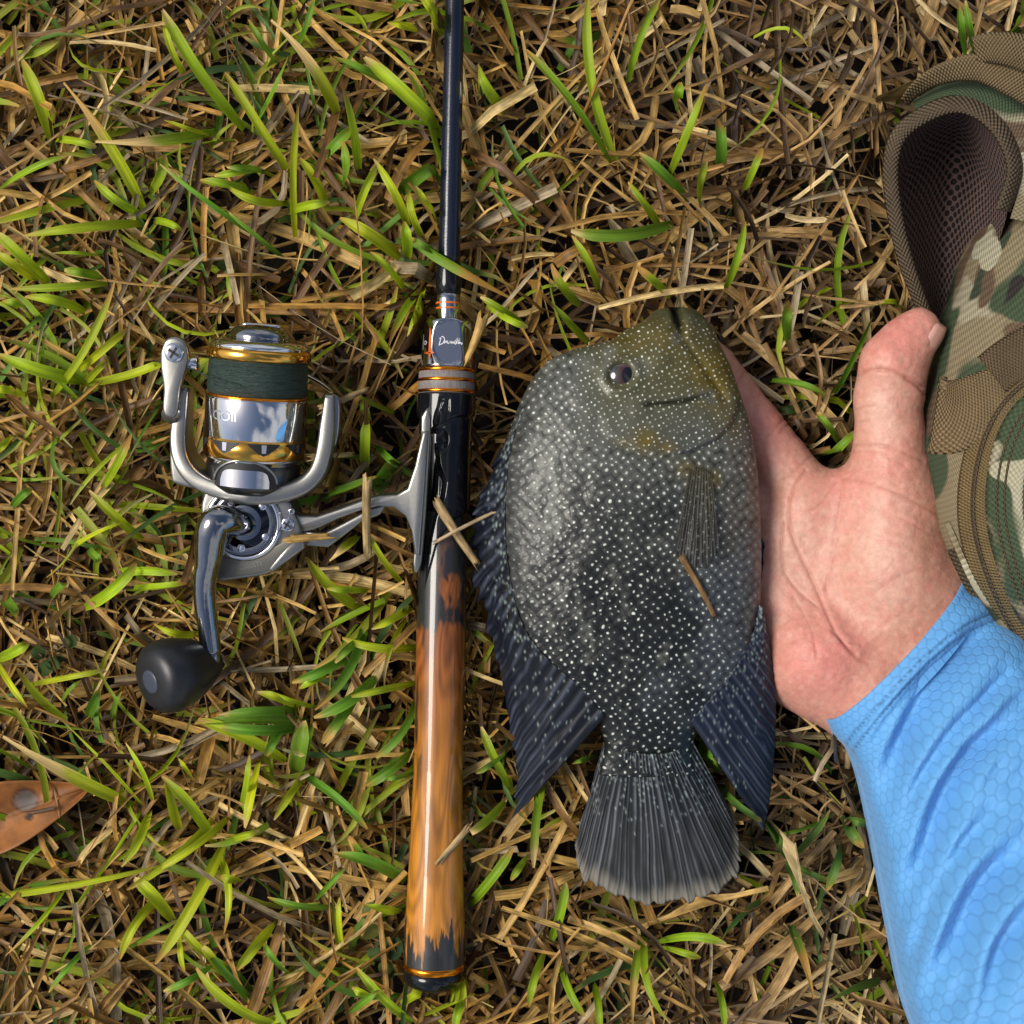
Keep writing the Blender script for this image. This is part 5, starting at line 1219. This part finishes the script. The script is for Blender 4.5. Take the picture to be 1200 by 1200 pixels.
band('binding_tab', [(1112, 642), (1122, 664), (1136, 692), (1153, 722)], 13, .0044, M_olivebind, .002, 30, 7)

# curled shoulder strap: mesh-lined hollow, bound edge, camouflage outside
LP = [(1100, 404, .034), (1078, 352, .042), (1060, 300, .050), (1048, 245, .055), (1044, 195, .058), (1054, 158, .062), (1084, 134, .066), (1120, 122, .070), (1152, 132, .075), (1178, 160, .080), (1190, 200, .082), (1176, 246, .080)]
arc3 = catmull(PX(LP), 160)
V, F, uv_ = sweep(arc3, .0030, .0052, 20, up=(.15, -.1, 1), square=3)
inw = None
# bound edge: flat folded webbing whose width faces the camera
cpx = catmull(np.array(LP), 160); Tp = np.gradient(cpx[:, :2], axis=0); Tp /= np.linalg.norm(Tp, axis=1)[:, None]; Np = np.stack([-Tp[:, 1], Tp[:, 0]], 1)
wid = np.interp(np.linspace(0, 1, 160), [0, .2, .5, .75, 1], [15, 19, 20, 23, 20])
kk = np.linspace(-1, 1, 13)
Bb = np.array([[P(*(cpx[i, :2] + Np[i] * kk[j] * wid[i] / 2), cpx[i, 2] + .0035 * math.sqrt(max(0, 1 - kk[j] ** 2)) + (.002 * kk[j])) for j in range(13)] for i in range(160)])
V, F = thicken(Bb, grid_faces(160, 13), .004)
Lb = np.r_[0, np.cumsum(np.linalg.norm(np.diff(cpx[:, :2], axis=0), axis=1))] / 3200
uvq = np.stack(np.broadcast_arrays(kk[None] * .0035, Lb[:, None]), -1).reshape(-1, 2)
strap = mk('shoulder_strap_binding', V - KO, F, M_bind, pack, uv=np.vstack([uvq, uvq]))
rows = [[(1098, 402, .034), (1074, 348, .041), (1056, 295, .049), (1046, 240, .054), (1043, 192, .057), (1054, 156, .061), (1084, 132, .065)],
        [(1101, 402, .030), (1085, 348, .031), (1072, 295, .034), (1066, 240, .037), (1068, 195, .038), (1082, 160, .044), (1104, 128, .066)],
        [(1104, 402, .028), (1108, 348, .022), (1108, 300, .020), (1112, 250, .018), (1118, 205, .018), (1120, 165, .030), (1124, 122, .069)],
        [(1106, 402, .030), (1128, 350, .030), (1142, 305, .034), (1152, 262, .040), (1158, 215, .044), (1152, 170, .052), (1146, 130, .073)],
        [(1110, 402, .034), (1140, 345, .045), (1164, 300, .060), (1180, 252, .076), (1190, 205, .081), (1178, 160, .079), (1152, 132, .074)]]
Bm, Fm, uvm = loft([PX(r_) for r_ in rows], 50, 70)
mk('mesh_lining', Bm.reshape(-1, 3) - KO, Fm, M_mesh, pack, uv=uvm)
rows = [[(1078, 134, .062), (1118, 114, .069), (1156, 124, .075), (1184, 154, .080), (1198, 200, .082), (1184, 256, .080)],
        [(1070, 122, .052), (1120, 98, .063), (1175, 104, .072), (1212, 146, .079), (1226, 200, .081), (1216, 262, .080)],
        [(1072, 116, .030), (1130, 88, .045), (1200, 92, .058), (1250, 140, .066), (1268, 200, .068), (1256, 270, .070)],
        [(1080, 118, .008), (1140, 88, .010), (1230, 92, .012), (1290, 140, .015), (1306, 205, .02), (1290, 275, .03)]]
Bm, Fm, uvm = loft([PX(r_) for r_ in rows], 30, 60)
mk('strap_padding', Bm.reshape(-1, 3) - KO, Fm, M_camo, pack, uv=uvm)
rows = [[(1096, 404, .034), (1070, 345, .040), (1050, 290, .048), (1038, 235, .053), (1035, 190, .056), (1048, 150, .060), (1080, 126, .063)],
        [(1094, 404, .020), (1068, 345, .022), (1052, 290, .024), (1042, 235, .026), (1040, 190, .028), (1052, 152, .030), (1082, 128, .032)],
        [(1100, 404, .006), (1080, 345, .006), (1066, 290, .006), (1058, 235, .006), (1056, 190, .006), (1066, 152, .006), (1092, 132, .006)]]
Bm, Fm, uvm = loft([PX(r_) for r_ in rows], 16, 60); mk('strap_back', Bm.reshape(-1, 3) - KO, Fm, M_bind, pack, uv=uvm)
def ribbon(name, path, w_px, mat_, tilt=0.0, thick=.002, n=60, m=9):
    c = catmull(np.array(path, float), n); T = np.gradient(c[:, :2], axis=0); T /= np.linalg.norm(T, axis=1)[:, None]; Nn = np.stack([-T[:, 1], T[:, 0]], 1)
    k = np.linspace(-.5, .5, m); wv = np.interp(np.linspace(0, 1, n), np.linspace(0, 1, len(w_px)), w_px)
    Bp = np.array([[P(*(c[i, :2] + Nn[i] * k[j] * wv[i]), c[i, 2] + tilt * k[j] - .0012 * (abs(k[j]) * 2) ** 4) for j in range(m)] for i in range(n)])
    V_, F_ = thicken(Bp, grid_faces(n, m), thick); L_ = np.r_[0, np.cumsum(np.linalg.norm(np.diff(c[:, :2], axis=0), axis=1))] / 3200
    uv_ = np.stack(np.broadcast_arrays((k[None] * wv[:, None]) / 3200, L_[:, None]), -1).reshape(-1, 2)
    return mk(name, V_ - KO, F_, mat_, pack, uv=np.vstack([uv_, uv_]))
ribbon('grab_webbing', [(1060, 120, .050), (1072, 106, .060), (1092, 92, .070), (1120, 82, .078), (1152, 80, .084), (1190, 92, .088), (1250, 120, .09)], [12, 20, 28, 36, 44, 50, 54], M_web, -.006)
ribbon('webbing_fold', [(1142, 60, .086), (1164, 56, .091), (1200, 62, .094), (1260, 85, .095)], [34, 40, 46, 50], M_web, -.004)

# ------------------------------------------------------------------ loose things on the grass
def dry_bit(name, x0, y0, z0, x1, y1, z1, w, c, label, thick=1):
    m, k = 12, 8
    t = np.linspace(0, 1, m); rs = np.random.default_rng(int(x0 + y0))
    pts = np.array([P(x0 + (x1 - x0) * a_, y0 + (y1 - y0) * a_, z0 + (z1 - z0) * a_) for a_ in t])
    pts[:, 0] += np.sin(t * 3 + x0) * .0006
    T = np.gradient(pts, axis=0); T /= np.linalg.norm(T, axis=1)[:, None]; X = np.cross(T, [0, 0, 1.0]); X /= np.linalg.norm(X, axis=1)[:, None]; Z = np.cross(X, T)
    kk_ = np.linspace(-1, 1, 7); wv = w / 6000 * (1.05 - .3 * t + .12 * rs.normal(size=m).cumsum() / 3)
    endj = rs.uniform(-.0025, .0025, 7)
    Bp = pts[:, None] + X[:, None] * (wv[:, None] * kk_[None])[..., None] + Z[:, None] * (wv[:, None] * .55 * (1 - kk_[None] ** 2))[..., None]
    Bp[0] += T[0] * endj[:, None]; Bp[-1] += T[-1] * endj[::-1, None]
    V_, F_ = thicken(Bp, grid_faces(m, 7), .00025)
    uv_ = np.stack(np.broadcast_arrays(wv[:, None] * kk_[None] + x0 * .01, (t * math.hypot(x1 - x0, y1 - y0) / 3000)[:, None]), -1).reshape(-1, 2)
    o = mk(name, V_, F_, M_straw, col=np.array(c)[None] * (.85 + .3 * rs.random(len(V_)))[:, None], uv=np.vstack([uv_, uv_]))
    tag(o, label, 'straw'); return o
rt = ROD_Z + 30 * RK
dry_bit('straw_piece', 512, 588, rt + .0015, 562, 664, .036, 11, (.50, .34, .15), 'short tan straw piece lying across the black reel seat')
dry_bit('straw_piece', 512, 634, rt + .0022, 584, 598, .047, 4, (.42, .30, .16), 'thin brown straw stem bridging rod and dorsal fin')
dry_bit('straw_piece', 566, 368, .040, 547, 424, rt + .0006, 13, (.55, .33, .08), 'golden straw piece leaning on the chrome lock nut')
dry_bit('straw_piece', 798, 652, fz(798, 652) + .0025, 838, 724, fz(838, 724) + .0012, 8, (.26, .15, .05), 'brown straw piece stuck on the fish flank')
dry_bit('straw_piece', 548, 968, .034, 516, 1010, ROD_Z + 31 * RK + .001, 8, (.45, .32, .15), 'pale straw tip lying over the wooden grip')
dry_bit('straw_piece', 430, 556, .056, 432, 650, .036, 10, (.48, .33, .14), 'upright tan straw crossing the silver reel stem')
dry_bit('straw_piece', 336, 632, .050, 392, 628, .046, 9, (.50, .30, .08), 'splintered golden straw poking over the reel body')
dry_bit('straw_piece', 372, 480, .050, 432, 456, .036, 10, (.48, .33, .14), 'tan straw resting on the reel bail mount')
dry_bit('straw_piece', 364, 536, .052, 412, 532, .040, 8, (.50, .34, .12), 'golden straw resting on the reel rotor rim')
o = blade_mesh('grass_sprig', 482, 282, 597, 348, 15, 2, .48, .036, fixed=[(0, .03), (.3, .0375), (.55, .0378), (1, .03)])
tag(o, 'green blade with a dry tip lying across the rod winding', 'grass')

M_leaf = mat('dead_leaf', (.33, .13, .035), .6, attr=True, noise=((160, 160, 160), .25, 5), bump=((420, 420, 420), .3, .0006), transl=.1)
t = np.linspace(0, 1, 60); s = np.linspace(-1, 1, 25)
lw = 46 * np.sin(np.clip(t, 0, 1) ** .75 * math.pi) ** .75 * (1 - .25 * t) + .5
lx = -92 + t * 196; ly = 980 - 57 * t ** 1.2
ux, uy = .28, .96
Bl = np.array([[P(lx[i] + s[j] * lw[i] * ux, ly[i] + s[j] * lw[i] * uy, .0215 + .003 * math.sin(t[i] * 3) + .0015 * math.sin(t[i] * 9 + s[j] * 3) + .0045 * s[j] ** 2 - .0010 * math.exp(-(s[j] / .06) ** 2)) for j in range(25)] for i in range(60)])
gxp = np.array([[lx[i] + s[j] * lw[i] * ux for j in range(25)] for i in range(60)]); gyp = np.array([[ly[i] + s[j] * lw[i] * uy for j in range(25)] for i in range(60)])
Cl = np.zeros((60, 25, 3)) + np.array([.30, .11, .022]); Cl *= (.5 + 1.0 * fbm(gxp * .06, gyp * .06, 3, 4))[..., None]
dd = np.hypot((gxp - 30) / 1.1, gyp - 938); k1 = sstep(13, 10, dd)[..., None]; k2 = (sstep(17, 13, dd)[..., None] - k1); Cl = Cl * (1 - k2 * .8) + np.array([.05, .02, .015]) * k2 * .8; Cl = Cl * (1 - k1) + np.array([.15, .12, .10]) * k1
k3 = sstep(6, 3.5, np.hypot(gxp - 34, gyp - 957))[..., None]; Cl = Cl * (1 - k3) + np.array([.03, .018, .015]) * k3
Vl, Fl = thicken(Bl, grid_faces(60, 25), .0004)
lf = mk('fallen_leaf', Vl, Fl, M_leaf, col=np.vstack([Cl.reshape(-1, 3)] * 2))
tag(lf, 'orange brown fallen leaf with a grey spot lying on the thatch', 'leaf')
# low weeds with small round leaves
M_weed = mat('weed_leaf', (.06, .10, .055), .75, attr=True, spec=.15, noise=((300, 300, 300), .2), transl=.15)
M_stem = mat('weed_stem', (.20, .12, .06), .6)
def weed(cx, cy, leaves, label):
    org = P(cx, cy, .006); e = empty('weed', org); tag(e, label, 'plant')
    for (px, py, rx, ry_, an, c) in leaves:
        z = .017 + (px * 7 % 5) * .0012
        rr = np.linspace(0, 1, 6)[:, None]; th = np.linspace(0, 2 * math.pi, 20, endpoint=False)[None]
        a_ = rr * np.cos(th) * rx; b_ = rr * np.sin(th) * ry_; ca, sa = math.cos(an), math.sin(an)
        Vv = np.array([P(px + a_[i, j] * ca - b_[i, j] * sa, py + a_[i, j] * sa + b_[i, j] * ca, z + .0025 * (b_[i, j] / ry_) ** 2 + .001 * a_[i, j] / rx) for i in range(6) for j in range(20)])
        mk('leaflet', Vv - org, grid_faces(6, 20, cv=True), M_weed, e, col=np.zeros((120, 3)) + np.array(c) * np.array([1.3, 1.25, .6]))
        st_ = catmull(np.array([P(cx, cy, .008), P((cx + px) / 2, (cy + py) / 2, .02), P(px, py, z - .0012)]), 8)
        V_, F_, _ = sweep(st_, .0004, .0004, 6); mk('stem', V_ - org, F_, M_stem, e)
    return e
weed(432, 1098, [(442, 1118, 12, 8, .1, (.045, .085, .055)), (432, 1092, 14, 9, -.2, (.11, .12, .055)), (449, 1104, 8, 13, 0, (.035, .07, .05)), (452, 1134, 9, 9, .4, (.07, .11, .06)), (434, 1068, 10, 11, .3, (.09, .11, .07)), (380, 1136, 6, 12, .1, (.05, .09, .05)), (462, 1112, 10, 14, .2, (.025, .05, .04))], 'low weed with small round grey green leaves beside the butt')
weed(52, 772, [(45, 765, 9, 8, .2, (.05, .085, .05)), (62, 778, 9, 8, .6, (.05, .09, .06)), (52, 784, 8, 9, .1, (.045, .08, .045)), (82, 752, 9, 8, 0, (.06, .09, .055)), (70, 770, 6, 8, .3, (.05, .085, .05))], 'low weed with small round leaves out beyond the reel knob')
weed(40, 262, [(36, 256, 7, 6, .2, (.05, .09, .05)), (50, 266, 7, 6, .6, (.05, .09, .06)), (42, 272, 6, 7, .1, (.045, .08, .045)), (70, 262, 7, 6, 0, (.06, .09, .055))], 'tiny round leaved weed half buried among bare straw')
